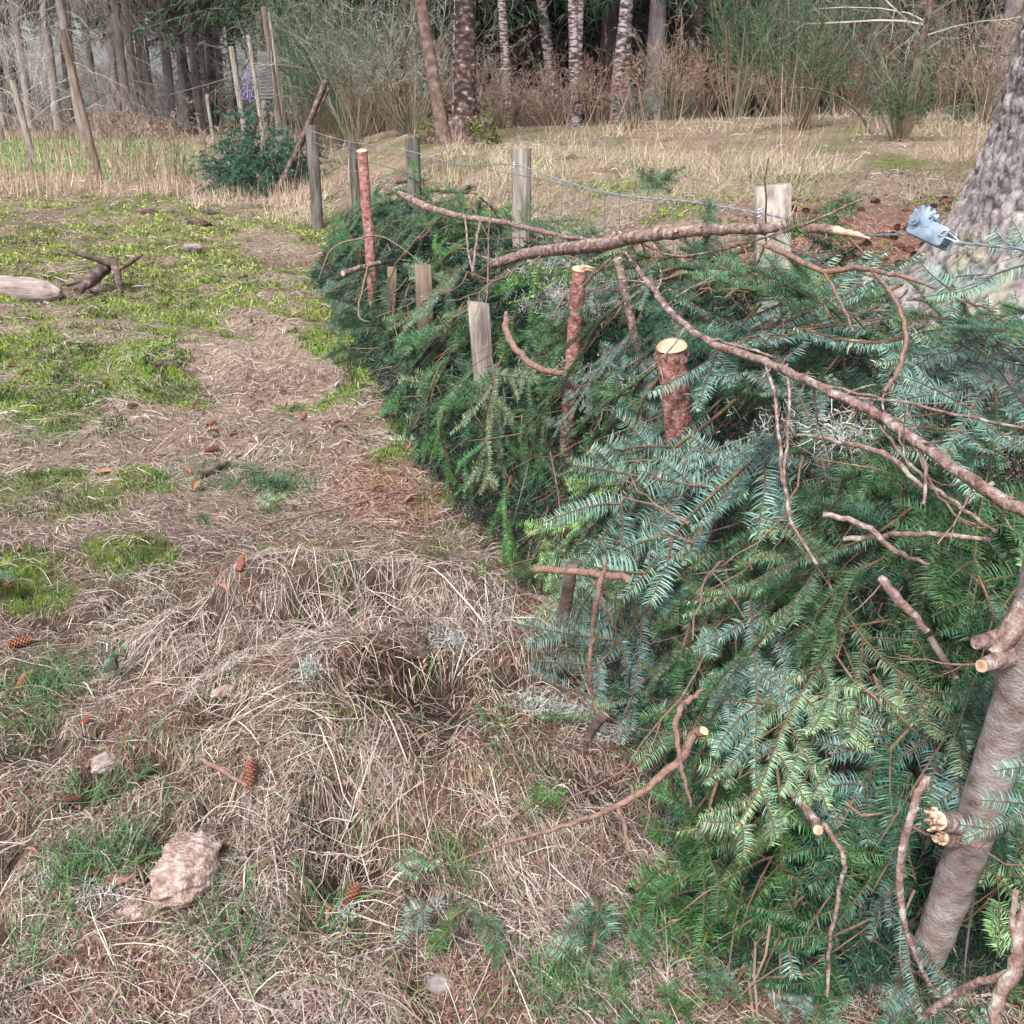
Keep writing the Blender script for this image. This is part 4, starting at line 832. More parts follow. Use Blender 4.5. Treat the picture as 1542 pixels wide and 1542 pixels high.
P4 = fpost(531, 212, 9.3, 15, True, 'post_green', 'thin greenish post')
P5 = fpost(468, 188, 10.4, 18, True, 'post_green', 'far strainer post with flaking bark')
def wire(pts, r, name, m='wire', parent=fence, off=fo, twist=0, n=14, sides=5):
    ln = smoothline(pts, n); mb = MB()
    if twist:
        s = np.cumsum(np.r_[0, np.linalg.norm(np.diff(ln, axis=0), axis=1)]); tt = np.linspace(0, s[-1], int(s[-1] / .012)); ln = np.stack([np.interp(tt, s, ln[:, i]) for i in range(3)], -1)
        for ph in (0, math.pi):
            o = np.stack([np.cos(tt / .035 * 2 + ph) * twist, 0 * tt, np.sin(tt / .035 * 2 + ph) * twist], -1); tube(mb, ln + o - off, r, 4)
    else: tube(mb, ln - off, r, sides)
    return mb.build(name, [M[m]], parent)
top = [at(468, 197, 10.3), at(520, 212, 9.2), at(610, 226, 7.2), at(690, 247, 6.2), at(772, 248, 5.0), at(850, 273, 4.35), at(930, 293, 3.8), at(1040, 304, 3.4), at(1140, 320, 3.1), at(1195, 332, 2.9), at(1290, 352, 2.5), at(1372, 352, 2.15)]
wire(top, .0022, 'top_wire', twist=.0018)
wire([at(1435, 366, 2.05), at(1480, 369, 1.95), at(1560, 377, 1.8), at(1700, 392, 1.6)], .0020, 'top_wire', twist=.0014)
wire([at(466, 232, 10.3), at(520, 255, 9.2), at(560, 262, 8.2), at(640, 300, 6.9)], .0035, 'lower_wire', 'wire_dark')
wire([at(466, 212, 10.3), at(530, 236, 9.2), at(620, 262, 7.2)], .0035, 'lower_wire', 'wire_dark')
wire([at(472, 205, 10.3), at(530, 224, 9.2), at(620, 236, 7.2)], .0030, 'lower_wire', 'wire_dark')
wire([at(640, 240, 7.0), at(772, 262, 5.05), at(900, 290, 4.2), at(1060, 318, 3.45), at(1140, 326, 3.2)], .0015, 'netting_wire', 'wire_dark')
nb_ = MB()
def fat(s):   # point on netting top at s from P3 (0) through P2 (1) to P1 (2)
    Q = [at(621, 236, 7.3), at(780, 262, 5.15), at(1150, 326, 3.2)]; return Q[0] + (Q[1] - Q[0]) * s if s < 1 else Q[1] + (Q[2] - Q[1]) * (s - 1)
for i in range(31):
    p = fat(i * 2 / 30.); b = p.copy(); b[2] -= .75; mid = (p + b) / 2 + rng.normal(0, .012, 3); tube(nb_, smoothline([p, mid, b], 4) - fo, .0016, 4)
for h in (.15, .30, .45, .60): tube(nb_, smoothline([fat(s) - [0, 0, h] + rng.normal(0, .004, 3) for s in np.linspace(0, 2, 14)], 4) - fo, .0013, 4)
nb_.build('netting', [M['wire_dark']], fence)
mb = MB()     # wire staples and knots
for q in (at(1140, 320, 3.08), at(772, 248, 4.98)):
    for k in range(3): tube(mb, [q - fo + [0, -.004, -.012 + k * .01], q - fo + [.012, -.008, -.008 + k * .01], q - fo + [.02, 0, -.01 + k * .01]], .0022, 5)
mb.build('staple', [M['wire']], fence)
# ratchet tensioner on the wire
c = at(1400, 346, 2.1); tens = empty('wire_tensioner', c); tag(tens, 'galvanised ratchet wire strainer with a toothed wheel hanging on the top wire', 'wire strainer')
ax = nrm(at(1440, 366, 2.04) - at(1370, 335, 2.13)); upv = nrm(np.cross(ax, [0, 1., 0])); upv = upv if upv[2] > 0 else -upv; dv = nrm(np.cross(upv, ax)); dv = dv if dv[1] < 0 else -dv
def plate(mb, outline, d0, d1, bev=.0012):
    n = len(outline); o = np.array(outline); cen = o.mean(0); ins = cen + (o - cen) * (1 - bev / .02)
    R_ = [(ins, d0), (o, d0 + bev), (o, d1 - bev), (ins, d1)]
    V = np.vstack([q[:, :1] * ax + q[:, 1:] * upv + dv * d for q, d in R_]); F = []
    for i in range(3):
        for j in range(n): F.append((i * n + j, i * n + (j + 1) % n, (i + 1) * n + (j + 1) % n, (i + 1) * n + j))
    c0 = cen[0] * ax + cen[1] * upv
    V = np.vstack([V, c0 + dv * d0, c0 + dv * d1]); mb.add(V, [F, [((j + 1) % n, j, 4 * n) for j in range(n)] + [(3 * n + j, 3 * n + (j + 1) % n, 4 * n + 1) for j in range(n)]], 0)
def rrect(x0, x1, y0, y1, r=.006):
    o = []
    for cx, cy, a in ((x1 - r, y1 - r, 0), (x0 + r, y1 - r, 90), (x0 + r, y0 + r, 180), (x1 - r, y0 + r, 270)):
        for k in range(4): t = R(a + k * 30); o.append((cx + r * math.cos(t), cy + r * math.sin(t)))
    return o
for d in (.014, -.017):
    mb = MB(); plate(mb, rrect(-.040, .054, -.024, .016), d, d + .003); mb.build('side_plate', [M['galv']], tens)
mb = MB(); plate(mb, rrect(.046, .052, -.016, .014, .002), -.013, .013); mb.build('end_plate', [M['galv']], tens)
mb = MB(); tn = 10; o = []
for k in range(tn):
    for f, r in ((0, .0275), (.12, .0325), (.5, .0335), (.62, .0275)): t = 2 * math.pi * (k + f) / tn; o.append((-.026 + r * .86 * math.cos(t), .012 + r * .86 * math.sin(t)))
for d in (.0085, -.0125): plate(mb, o, d, d + .0045, .0006)
mb.build('ratchet_wheel', [M['galv']], tens)
mb = MB(); b = ax * -.026 + upv * .002; tube(mb, [b - dv * .028, b + dv * .028], .010, 14, 0, cap=0); tube(mb, [b + dv * .028, b + dv * .031], .0055, 8, 0, cap=0); mb.build('drum', [M['galv']], tens, smooth=False)
mb = MB(); b = ax * .004 + upv * .004; tube(mb, [b - dv * .018, b + dv * .019], .0035, 8, 0, cap=0); b = ax * -.004 + upv * .022; tube(mb, [b - dv * .018, b + dv * .018], .004, 8, 0, cap=0); mb.build('pin', [M['galv']], tens)
mb = MB(); b = ax * .043 - upv * .004; tube(mb, [b + dv * .0151, b + dv * .0156], .004, 10, 0, cap=0); mb.build('socket', [M['hole']], tens)
mb = MB(); b = ax * .043; q = [b + dv * .022 - upv * .004, b + ax * .004 + dv * .02 + upv * .008, b + ax * .02 + upv * .006, b + ax * .045 + upv * .0, b + ax * .07 - upv * .001]; tube(mb, smoothline(q, 6), .0018, 6)
q = [b + dv * .022 - upv * .004, b + ax * .012 + dv * .01 - upv * .002, b + ax * .04 - upv * .001]; tube(mb, smoothline(q, 6), .0018, 6)
for k in range(5): q = b + ax * (.03 + k * .004); th = np.linspace(0, 6.28, 9)[:, None]; tube(mb, q + (np.cos(th) * upv + np.sin(th) * dv) * .0035, .0014, 4)
mb.build('wire_loop', [M['wire']], tens)

# ------------------------------------------------------------------ big spruce at the right
def bark_trunk(cx, cy, r0, name, hgt=7, nz=340, nt=300):
    zb = float(H(cx, cy)) - .3
    s = np.linspace(0, 1, nz) ** 1.35 * hgt; th = np.linspace(0, 2 * math.pi, nt, endpoint=False)
    ZZ, TH = np.meshgrid(s, th, indexing='ij')
    fl = r0 * (1 + 1.05 * np.exp(-np.maximum(ZZ - .25, 0) / .42) - .035 * ZZ)
    rt_ = 1 + .12 * np.exp(-np.maximum(ZZ - .25, 0) / .5) * np.sin(TH * 5 + 1) + .03 * np.sin(TH * 2)
    # bark plates: cellular pattern in unrolled coordinates
    U = TH * r0 * 22; Vv = ZZ * 15
    U = U + 1.4 * (fbm(U * .35, Vv * .35, 2, 5) - .5); Vv = Vv + 1.4 * (fbm(U * .35 + 40, Vv * .35, 2, 6) - .5)
    per = 2 * math.pi * r0 * 22
    iu = np.floor(U); iv = np.floor(Vv); d1 = np.full(U.shape, 9.); d2 = d1.copy(); idv = np.zeros(U.shape)
    for a in (-1, 0, 1):
        for b in (-1, 0, 1):
            gx = iu + a; gy = iv + b; px = gx + .15 + .7 * _h(gx, gy, 1); py = gy + .15 + .7 * _h(gx, gy, 2)
            d = np.hypot((U - px), (Vv - py) * .8); nw = d < d1; idv = np.where(nw, _h(gx, gy, 3), idv); d2 = np.where(nw, d1, np.minimum(d2, d)); d1 = np.where(nw, d, d1)
    edge = sst(d2 - d1, .02, .30); disp = edge * (.010 + .010 * idv) + (fbm(U * 2.5, Vv * 2.5, 3, 8) - .5) * .012
    RR = fl * rt_ + disp
    V = np.stack([RR * np.cos(TH), RR * np.sin(TH), ZZ], -1).reshape(-1, 3)
    c = .8 * (.35 + .65 * sst(d2 - d1, .0, .16))[..., None] * (np.array([1, .97, .97]) * (.75 + .5 * idv[..., None])); c = np.where((fbm(TH * 3, ZZ * 2, 3, 14)[..., None] > .6), c * np.array([.95, 1.05, .85]), c)
    i = (np.arange(nz - 1)[:, None] * nt); j = np.arange(nt); k = (j + 1) % nt
    me = mesh_np('trunk', V, [np.stack([i + j, i + k, i + nt + k, i + nt + j], -1).reshape(-1, 4)], M['bark_spruce'], c.reshape(-1, 3), smooth=True)
    return me, zb
bx, by = 2.63, 4.75
me, zb = bark_trunk(bx, by, .44, 'spruce')
spr = empty('big_spruce', (bx, by, zb)); tag(spr, 'big spruce with thick grey plated bark and a flared foot at the right edge', 'spruce'); t_ = link('trunk', me, spr)
mb = MB()
for k in range(26):
    th = rng.uniform(0, 6.28); z = rng.uniform(2.0, 6.5); d = np.array([math.cos(th), math.sin(th), -.1]); p = d * .4 + [0, 0, z]; L = rng.uniform(.8, 2.2)
    pts = p + d * np.linspace(0, L, 8)[:, None] + np.array([0, 0, -1.]) * (np.linspace(0, 1, 8)[:, None] ** 2) * L * .35 + rng.normal(0, .02, (8, 3)); tube(mb, pts, (.018, .004), 5, col=(1, 1, 1))
    for q in pts[2:]:
        for _ in range(4): e = nrm(rng.normal(0, 1, 3) + d * .8 + [0, 0, -.6]); l = rng.uniform(.1, .4); tube(mb, q + e * l * np.linspace(0, 1, 4)[:, None] + rng.normal(0, .01, (4, 3)), (.004, .0015), 3)
mb.build('dead_branches', [M['bark_brown']], spr)

# ------------------------------------------------------------------ strands helper for bushes and tree branches
def strands(roots, dirs, ln, w, grav=0.0, wig=.15, K=5, cross=False):
    N = len(roots); s = np.linspace(0, 1, K); b = rng.normal(0, wig, (N, 3)); b2 = rng.normal(0, wig * .5, (N, 3))
    P = roots[:, None] + ln[:, None, None] * (dirs[:, None] * s[None, :, None] + b[:, None] * (s ** 2)[None, :, None] + b2[:, None] * np.sin(s * 6)[None, :, None] * .4)
    P[..., 2] -= grav * ln[:, None] * (s ** 2)[None]
    T_ = nrm(np.gradient(P, axis=1)); sd = nrm(np.cross(T_, nrm(rng.normal(0, .6, (N, 1, 3)) + np.array([0, 1., 0])))); Wd = sd * (w[:, None, None] * np.linspace(1, .4, K)[None, :, None])
    return P, Wd
def addst(mb, P, Wd, cols):
    V, F, m = ribbons(P, Wd); mb.add(V, F, 0, np.repeat(cols, m, 0))
def sub(P, n, lo=.2, hi=1.0):
    """n random points (and tangents) along each strand of P"""
    N, K, _ = P.shape; i = rng.integers(0, N, n); f = rng.uniform(lo, hi, n) * (K - 1) * .999; k = f.astype(int); t = (f - k)[:, None]
    a = P[i, k]; b = P[i, k + 1]; return a * (1 - t) + b * t, nrm(b - a)
def broom_bush(h, spread, n, green, dens=10, name='broom'):
    """whippy bush: stems that fan out, each carrying fine upright twigs"""
    mb = MB(); a = rng.uniform(0, 6.28, n); r = rng.uniform(.1, 1, n) ** .7 * spread
    d = nrm(np.stack([np.cos(a) * r, np.sin(a) * r, np.ones(n)], -1)); rt = np.stack([np.cos(a), np.sin(a), 0 * a], -1) * rng.uniform(0, .10, n)[:, None]
    P, Wd = strands(rt, d, rng.uniform(.6, 1.05, n) * h, rng.uniform(.004, .010, n), grav=.05, wig=.22, K=7); w = MB(); addst(w, P, Wd, pal(n, [(.20, .14, .10), (.16, .16, .10)]))
    m = n * dens; p, t = sub(P, m, .35); d2 = nrm(t + rng.normal(0, .38, (m, 3))); P2, W2 = strands(p, d2, rng.uniform(.15, .45, m) * h * .45, rng.uniform(.002, .004, m), grav=.1, wig=.25, K=4); addst(mb, P2, W2, pal(m, green))
    m2 = m * 5; p, t = sub(P2, m2, .1); d3 = nrm(t + rng.normal(0, .6, (m2, 3))); P3, W3 = strands(p, d3, rng.uniform(.05, .16, m2) * h * .5, rng.uniform(.0022, .004, m2), K=3); addst(mb, P3, W3, pal(m2, green))
    return w.mesh('stems', M['strand']), mb.mesh('twigs', M['strand'])
GREENB = [(.035, .085, .04), (.055, .115, .055), (.085, .12, .075)]; REDB = [(.30, .15, .12), (.24, .13, .10), (.36, .24, .18)]; GREYB = [(.22, .25, .20), (.28, .30, .25), (.18, .17, .15)]; BRNB = [(.28, .19, .15), (.20, .14, .12), (.36, .28, .22)]; DGREY = [(.10, .11, .09), (.15, .14, .12), (.08, .10, .07)]
def bush(px, py, t, h, label, kind, spread=.45, n=60, dens=12, cat='bush', name='broom_bush', lean=0):
    q = at(px, py, t); q[2] = float(H(q[0], q[1])) - .03
    w, g = broom_bush(h, spread, n, kind, dens); o = empty(name, q); o.rotation_euler = (0, lean, 0); tag(o, label, cat); link('stems', w, o); link('twigs', g, o); return o
bush(1105, 190, 16, 3.0, 'tall dark green broom bush behind the top wire right of the birches', GREENB, .32, 45, 14)
bush(1205, 225, 13, 1.9, 'broom bush with dark green tips between the tall broom and the spruce', GREENB, .5, 50, 12)
bush(1350, 255, 11, 1.0, 'low green broom bush in front of the sapling near the big spruce', GREENB, .4, 46, 10)
bush(950, 225, 14, .7, 'small grey green bush in the pale grass right of the birches', DGREY, .7, 40, 8)
bush(535, 225, 15, 3.3, 'tall grey green broom bush behind the fence left of the birches', [(.08, .12, .075), (.12, .15, .10), (.16, .18, .14)], .45, 34, 9)
bush(470, 185, 18, 3.4, 'feathery dark green broom at the corner of the deer fence', GREENB, .35, 60, 12)
bush(620, 215, 15, 2.6, 'grey lichen covered shrub left of the brown birch stem', GREYB, .8, 50, 10)
bush(1480, 215, 13, 1.6, 'brown bramble thicket beside the big spruce', BRNB, .8, 50, 8)
bush(1260, 190, 17, 2.3, 'grey bare thicket between the broom bushes', DGREY, .7, 60, 10)
bush(1010, 185, 17, 1.6, 'brown bare thicket at the foot of the spruce trunk', BRNB, .7, 50, 8)
bush(830, 180, 17, 1.3, 'brown bramble bush below the white birches', BRNB, .9, 50, 8)
bush(760, 185, 17, 1.2, 'brown bramble tangle beside the forked birch', BRNB, .9, 50, 8)
bush(1400, 200, 16, 2.4, 'tall grey thicket in front of the dark wood at right', DGREY, .7, 60, 10)
bush(520, 190, 20, 2.4, 'grey lichen shrub beyond the tall green broom', GREYB, .8, 50, 10)
for i, (px, py, t, h, kd, lab) in enumerate([(620, 205, 16, 1.5, REDB, 'reddish dead bracken left of the brown birch'), (720, 190, 19, 2.0, BRNB, 'brown bramble mass behind the forked birch'), (900, 180, 18, 1.2, REDB, 'reddish bramble under the right leaning birch'), (1060, 190, 18, 1.5, REDB, 'reddish dead stems left of the tall broom'),
        (1160, 190, 18, 1.4, BRNB, 'brown thicket between the tall broom and the middle one'), (1300, 200, 17, 1.5, REDB, 'reddish pink dead stems behind the middle broom'), (1440, 215, 14, 1.4, BRNB, 'pale brown bramble left of the big spruce'), (560, 190, 19, 2.6, GREYB, 'pale grey lichen bush in front of the dark wood left'),
        (650, 170, 22, 2.8, GREYB, 'pale grey shrub behind the slender brown birch'), (470, 170, 24, 3.0, GREYB, 'grey shrub behind the feathery broom'), (1180, 170, 20, 3.4, DGREY, 'tall grey thicket mass behind the middle broom'), (1290, 170, 20, 3.4, DGREY, 'tall dim thicket mass left of the bare sapling'), (360, 185, 18, .8, REDB, 'reddish dead stems at the foot of the paired deer posts')]):
    bush(px, py, t, h, lab, kd, .85, 46, 9, 'thicket', 'thicket')
# weedy saplings across the far field
for i in range(12):
    px = 175 + i * 22 + rng.uniform(-8, 8)
    o = bush(px, 240 + rng.uniform(-6, 20), rng.uniform(15, 19), rng.uniform(.7, 1.3), 'thin bare weed stem cluster in the field behind the tall tan post', [(.28, .20, .16), (.34, .30, .24)], .5, 8, 4, 'weeds', 'bare_weeds'); o['group'] = 'bare weeds in the field'
# ------------------------------------------------------------------ trees
def trunk_at(mb, base, topp, r0, r1, m=None, n=12, sides=12, rough=.1, wob=.03, col=(1, 1, 1)):
    k = np.linspace(0, 1, n)[:, None]; pts = base + (topp - base) * k + np.cumsum(rng.normal(0, wob, (n, 3)), 0) * np.array([1, 1, 0]) * k
    tube(mb, pts, (r0 * 1.35, r0, (r0 + r1) / 2, r1), sides, 0, rough=rough, col=col, seed=random.random() * 99); return pts
def tree(name, pxb, pyb, pxt, pyt, t, wpx, m, label, cat, H2=9, twigs=60, tcol=BRNB, group=None, lowest=.25):
    b = at(pxb, pyb, t); b[2] = float(H(b[0], b[1])) - .1
    tt = at(pxt, pyt, t); sl = (tt - b) / max(tt[2] - b[2], .5); topp = b + sl * H2; topp[1] = b[1] + rng.normal(0, .3)
    r = wpx / FPX * t / 2; o = empty(name, b); tag(o, label, cat, group)
    mb = MB(); pts = trunk_at(mb, np.zeros(3), topp - b, r, r * .55, n=16); mb.build('trunk', [M[m]], o, smooth=True)
    w = MB(); i = rng.integers(2, 15, twigs); d = nrm(np.stack([rng.normal(0, 1, twigs), rng.normal(0, 1, twigs), rng.uniform(.1, .9, twigs)], -1))
    ki = rng.uniform(lowest, 1, twigs) * 14.9; i0 = ki.astype(int); fr = (ki - i0)[:, None]; root = pts[i0] * (1 - fr) + pts[i0 + 1] * fr
    P, Wd = strands(root, d, rng.uniform(.8, 2.2, twigs), np.full(twigs, .014), grav=.1, wig=.2, K=6); addst(w, P, Wd, pal(twigs, tcol))
    p, tn_ = sub(P, twigs * 12, .2); P2, W2 = strands(p, nrm(tn_ + rng.normal(0, .6, p.shape)), rng.uniform(.15, .6, len(p)), np.full(len(p), .005), grav=.15, K=4); addst(w, P2, W2, pal(len(p), tcol))
    w.build('branches', [M['strand']], o); return o
LAV = [(.30, .27, .27), (.22, .19, .19), (.38, .35, .33)]
tree('birch_tree', 672, 222, 640, 0, 13, 15, 'bark_brown', 'slender brown stemmed birch leaning left beside the forked dark birch', 'birch')
tree('birch_tree', 700, 225, 706, 0, 13.2, 26, 'bark_birch_dark', 'thick old birch with dark peeling bark rising from the mossy stump', 'birch')
tree('birch_tree', 690, 222, 694, 0, 13.6, 15, 'bark_birch', 'white stem close behind the thick dark birch', 'birch')
BT = [(768, 150, 755, 0, 18, 11, 'first white birch to the right of the thick dark birch'), (797, 98, 780, 0, 22, 9, 'thin white birch leaning left, second right of the dark birch'), (843, 115, 815, 0, 20, 14, 'white birch leaning strongly left in the middle of the row'),
      (850, 112, 826, 0, 22, 8, 'slim birch hugging the leaning white birch'), (868, 175, 858, 0, 17, 12, 'upright white birch with a dark foot in the middle of the row'), (872, 170, 868, 0, 18, 9, 'pinkish stem just right of the upright white birch'),
      (925, 165, 936, 0, 18, 14, 'pale birch leaning right near the spruce trunk'), (940, 155, 945, 0, 19, 8, 'thin brown stem beside the pale birch that leans right')]
for b in BT: tree('birch_tree', *b[:6], 'bark_birch', b[6], 'birch', lowest=.3)
tree('spruce_tree', 983, 170, 985, 0, 19, 22, 'bark_lav', 'lavender grey spruce trunk standing right of the birches', 'spruce', tcol=DGREY)
tree('spruce_tree', 1490, 200, 1495, 0, 16, 20, 'bark_lav', 'dim purplish trunk behind the big spruce', 'spruce', tcol=DGREY)
tree('bare_sapling', 1353, 235, 1362, 60, 12.5, 9, 'bark_brown', 'bare crooked sapling near the big spruce', 'sapling', H2=4.5, twigs=60, tcol=[(.20, .17, .14), (.28, .25, .21)], lowest=.2)
# arching bramble/branch in front
branch('arching_branch', [(1325, 225), (1300, 180), (1270, 150), (1230, 135), (1180, 132), (1140, 140)], (.02, .018, .014, .01, .007, .004), 'dark branch arching to the left above the broom bushes', 'darkwood', ts=[12, 12, 12, 12, 12, 12], cap='darkwood')
# mossy stump by the birch
def lump(name, c, r, m, label, cat, seed, amp=.35, kind=None, sq=(1, 1, 1), nn=28, nm=18, parent=None, rot=0, freq=2.2, col=None, flat=None):
    th = np.linspace(0, 2 * math.pi, nn, endpoint=False); ph = np.linspace(.001, math.pi - .001, nm); TH, PH = np.meshgrid(th, ph)
    d = np.stack([np.sin(PH) * np.cos(TH), np.sin(PH) * np.sin(TH), np.cos(PH)], -1)
    n = fbm(d[..., 0] * freq + seed, d[..., 1] * freq + d[..., 2] * freq * 1.3 + seed, 4, 7) + .5 * fbm(d[..., 2] * freq * 2 + seed, d[..., 0] * freq * 2, 3, 17)
    V = d * (1 + amp * (n - .75))[..., None] * np.array(r) * np.array(sq)
    if flat: V[..., 2] = np.tanh(V[..., 2] / (r * flat)) * r * flat
    i = np.arange(nm - 1)[:, None] * nn; j = np.arange(nn); k = (j + 1) % nn
    me = mesh_np(name, V.reshape(-1, 3), [np.stack([i + j, i + nn + j, i + nn + k, i + k], -1).reshape(-1, 4)], M[m], np.ones((nn * nm, 3)) if col is None else np.broadcast_to(col, (nn * nm, 3)))
    o = link(name, me, parent); o.location = c; o.rotation_euler = (0, 0, rot)
    if label: tag(o, label, cat, kind=kind)
    return o
q = at(690, 205, 13.1); z = float(H(q[0], q[1])); st = lump('mossy_stump', (q[0], q[1] + .1, z + .08), .40, 'darkwood', 'dark hollow rotten stump with mossy shoulders at the foot of the birches', 'stump', 3, .7, sq=(1.25, .7, .8))
mb = MB(); n = 2600; d_ = nrm(rng.normal(0, 1, (n, 3)) * [1, 1, 1] + [.25, -.2, .7]); r_ = d_ * np.array([.52, .30, .33]) * rng.uniform(.75, 1.05, (n, 1)); r_ = r_[(np.abs(r_[:, 0]) > .12)]; n = len(r_)
P, Wd = strands(r_, nrm(r_ + rng.normal(0, .2, (n, 3))), rng.uniform(.02, .06, n), rng.uniform(.006, .012, n), K=3); addst(mb, P, Wd, pal(n, [(.12, .17, .03), (.19, .24, .05), (.06, .09, .02)])); mb.build('moss_cushion', M['moss'], st)
q = at(800, 175, 19); lump('brush_mound', (q[0], q[1], float(H(q[0], q[1])) - .1), .8, 'peat', 'overgrown root mound under the white birches', 'root mound', 8, .7, sq=(1.2, .8, .9))
# spruce wood: variants shared by copies
def spruce_variant(kind, Ht=13):
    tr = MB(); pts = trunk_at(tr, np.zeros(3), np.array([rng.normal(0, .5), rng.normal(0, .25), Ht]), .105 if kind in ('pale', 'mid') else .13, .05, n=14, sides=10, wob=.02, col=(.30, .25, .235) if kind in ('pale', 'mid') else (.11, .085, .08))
    br = MB(); n = 105 if kind != 'dark' else 170; z = rng.uniform(.8, Ht - 1, n) ; z = np.where(rng.random(n) < .55, rng.uniform(.8, 6.5, n), z)
    a = rng.uniform(0, 6.28, n); root = np.stack([np.interp(z, pts[:, 2], pts[:, 0]), np.interp(z, pts[:, 2], pts[:, 1]), z], -1)
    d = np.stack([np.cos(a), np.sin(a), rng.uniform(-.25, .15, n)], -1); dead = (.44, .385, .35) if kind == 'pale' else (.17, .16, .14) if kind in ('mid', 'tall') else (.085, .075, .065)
    P, Wd = strands(root, nrm(d), rng.uniform(.8, 2.3, n) * (1 if kind != 'dark' else .9), np.full(n, .009), grav=.35, wig=.15, K=6); addst(br, P, Wd, pal(n, [dead]))
    m = n * (34 if DROOP[0] else 13 if kind in ('pale', 'mid', 'tall') else 22); p, t = sub(P, m, .15); P2, W2 = strands(p, nrm(t * .7 + rng.normal(0, .5, (m, 3)) + [0, 0, -1.0 if DROOP[0] else -.25]), rng.uniform(.12, .55, m) * (1.4 if DROOP[0] else 1), rng.uniform(.0025, .005, m), grav=.6, K=4); addst(br, P2, W2, pal(m, [dead, tuple(np.array(dead) * .7)]))
    cr = MB(); lo = {'pale': 5.5, 'mid': 3.0, 'dark': 2.2, 'tall': 4.6}[kind]; n = 200; z = rng.uniform(lo, Ht, n); a = rng.uniform(0, 6.28, n); root = np.stack([0 * z, 0 * z, z], -1); L = (Ht - z) / (Ht - lo) * 2.0 + .7
    d = np.stack([np.cos(a), np.sin(a), rng.uniform(-.1, .25, n)], -1); P, Wd = strands(root, nrm(d), L, np.full(n, .02), grav=.25, K=6); gc = [(.035, .065, .035), (.05, .085, .045), (.025, .045, .028)]; addst(cr, P, Wd, pal(n, [(.08, .07, .05)]))
    m = 15000; p, t = sub(P, m, .15); P2, W2 = strands(p, nrm(t + rng.normal(0, .55, (m, 3)) + [0, 0, -.2]), rng.uniform(.08, .30, m), rng.uniform(.009, .022, m), grav=.4, K=3); addst(cr, P2, W2, pal(m, gc, v=.4))
    return tr.mesh('trunk', M['bark_far'], True), br.mesh('dead_branches', M['strand']), cr.mesh('crown', M['strand'])
DROOP = [False]
SV = {k: [spruce_variant(k) for _ in range(n)] for k, n in (('pale', 2), ('mid', 2), ('dark', 3), ('tall', 2))}
DROOP[0] = True; SV['droop'] = [spruce_variant('pale') for _ in range(2)]
def spruce(x, y, kind, label, group, s=1.0, lean=(0, 0), name='spruce_tree'):
    v = random.choice(SV[kind]); o = empty(name, (x, y, float(H(x, y)) - .1)); o.rotation_euler = (lean[0], lean[1], random.uniform(0, 6.28)); o.scale = (s * random.uniform(.9, 1.2), s * random.uniform(.9, 1.2), s); tag(o, label, 'spruce', group)
    link('trunk', v[0], o); link('dead_branches', v[1], o); link('crown', v[2], o); return o
BANDS = [(20, 'above the far left post'), (90, 'behind the tallest deer fence post'), (150, 'right of the tallest deer post'), (200, 'above the bright green field'), (250, 'over the middle of the far field'), (300, 'above the weedy saplings'), (345, 'left of the purple netting'), (400, 'behind the paired deer posts'),
         (450, 'behind the feathery dark broom'), (520, 'behind the tall grey green broom'), (600, 'behind the lichen shrub'), (650, 'behind the slender brown birch'), (705, 'behind the thick dark birch'), (760, 'behind the first white birch'), (825, 'behind the strongly leaning birch'), (868, 'behind the upright birch'), (930, 'behind the right leaning birch'),
         (985, 'behind the lavender trunk'), (1040, 'right of the lavender trunk'), (1105, 'behind the tall dark broom'), (1200, 'behind the middle broom bush'), (1280, 'right of the middle broom bush'), (1355, 'behind the bare sapling'), (1430, 'left of the dim purplish trunk'), (1500, 'behind the dim purplish trunk'), (1600, 'behind the big spruce')]
def band(px): return min(BANDS, key=lambda b: abs(b[0] - px))[1]
def wx(px, t): return (px - 771) / FPX * t
for px, t, lab in ((10, 26, 'pale dead branched spruce at the top left corner'), (135, 25, 'pale drooping dead spruce just right of the tall tan post'), (205, 29, 'pale drooping dead spruce above the pinkish grass heap')):
    spruce(wx(px, t), t * 1.05, 'droop', lab, None, .9)
for i, (px, t) in enumerate([(190, 33), (218, 31), (268, 32), (292, 34), (312, 33), (160, 36), (240, 37), (60, 35), (100, 33), (20, 38), (345, 38), (-30, 36)]):
    spruce(wx(px, t), t * 1.05, 'pale' if i % 3 else 'mid', 'grey trunked pale twigged spruce at the wood edge ' + band(px), 'spruces at the edge of the left wood', rng.uniform(.9, 1.1))
for i in range(24):
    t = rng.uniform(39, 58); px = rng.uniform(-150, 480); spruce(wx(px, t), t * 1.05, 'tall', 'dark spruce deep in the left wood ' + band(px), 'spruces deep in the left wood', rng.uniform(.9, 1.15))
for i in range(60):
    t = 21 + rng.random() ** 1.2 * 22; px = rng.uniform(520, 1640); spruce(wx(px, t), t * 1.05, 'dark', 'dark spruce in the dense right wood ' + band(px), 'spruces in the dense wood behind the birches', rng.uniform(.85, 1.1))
for px, t in ((430, 22), (565, 24), (600, 22), (405, 28), (520, 30), (470, 34)):
    spruce(wx(px, t), t * 1.05, 'mid', 'greenish spruce in the gap between the woods ' + band(px), 'spruces between the two woods', .9)
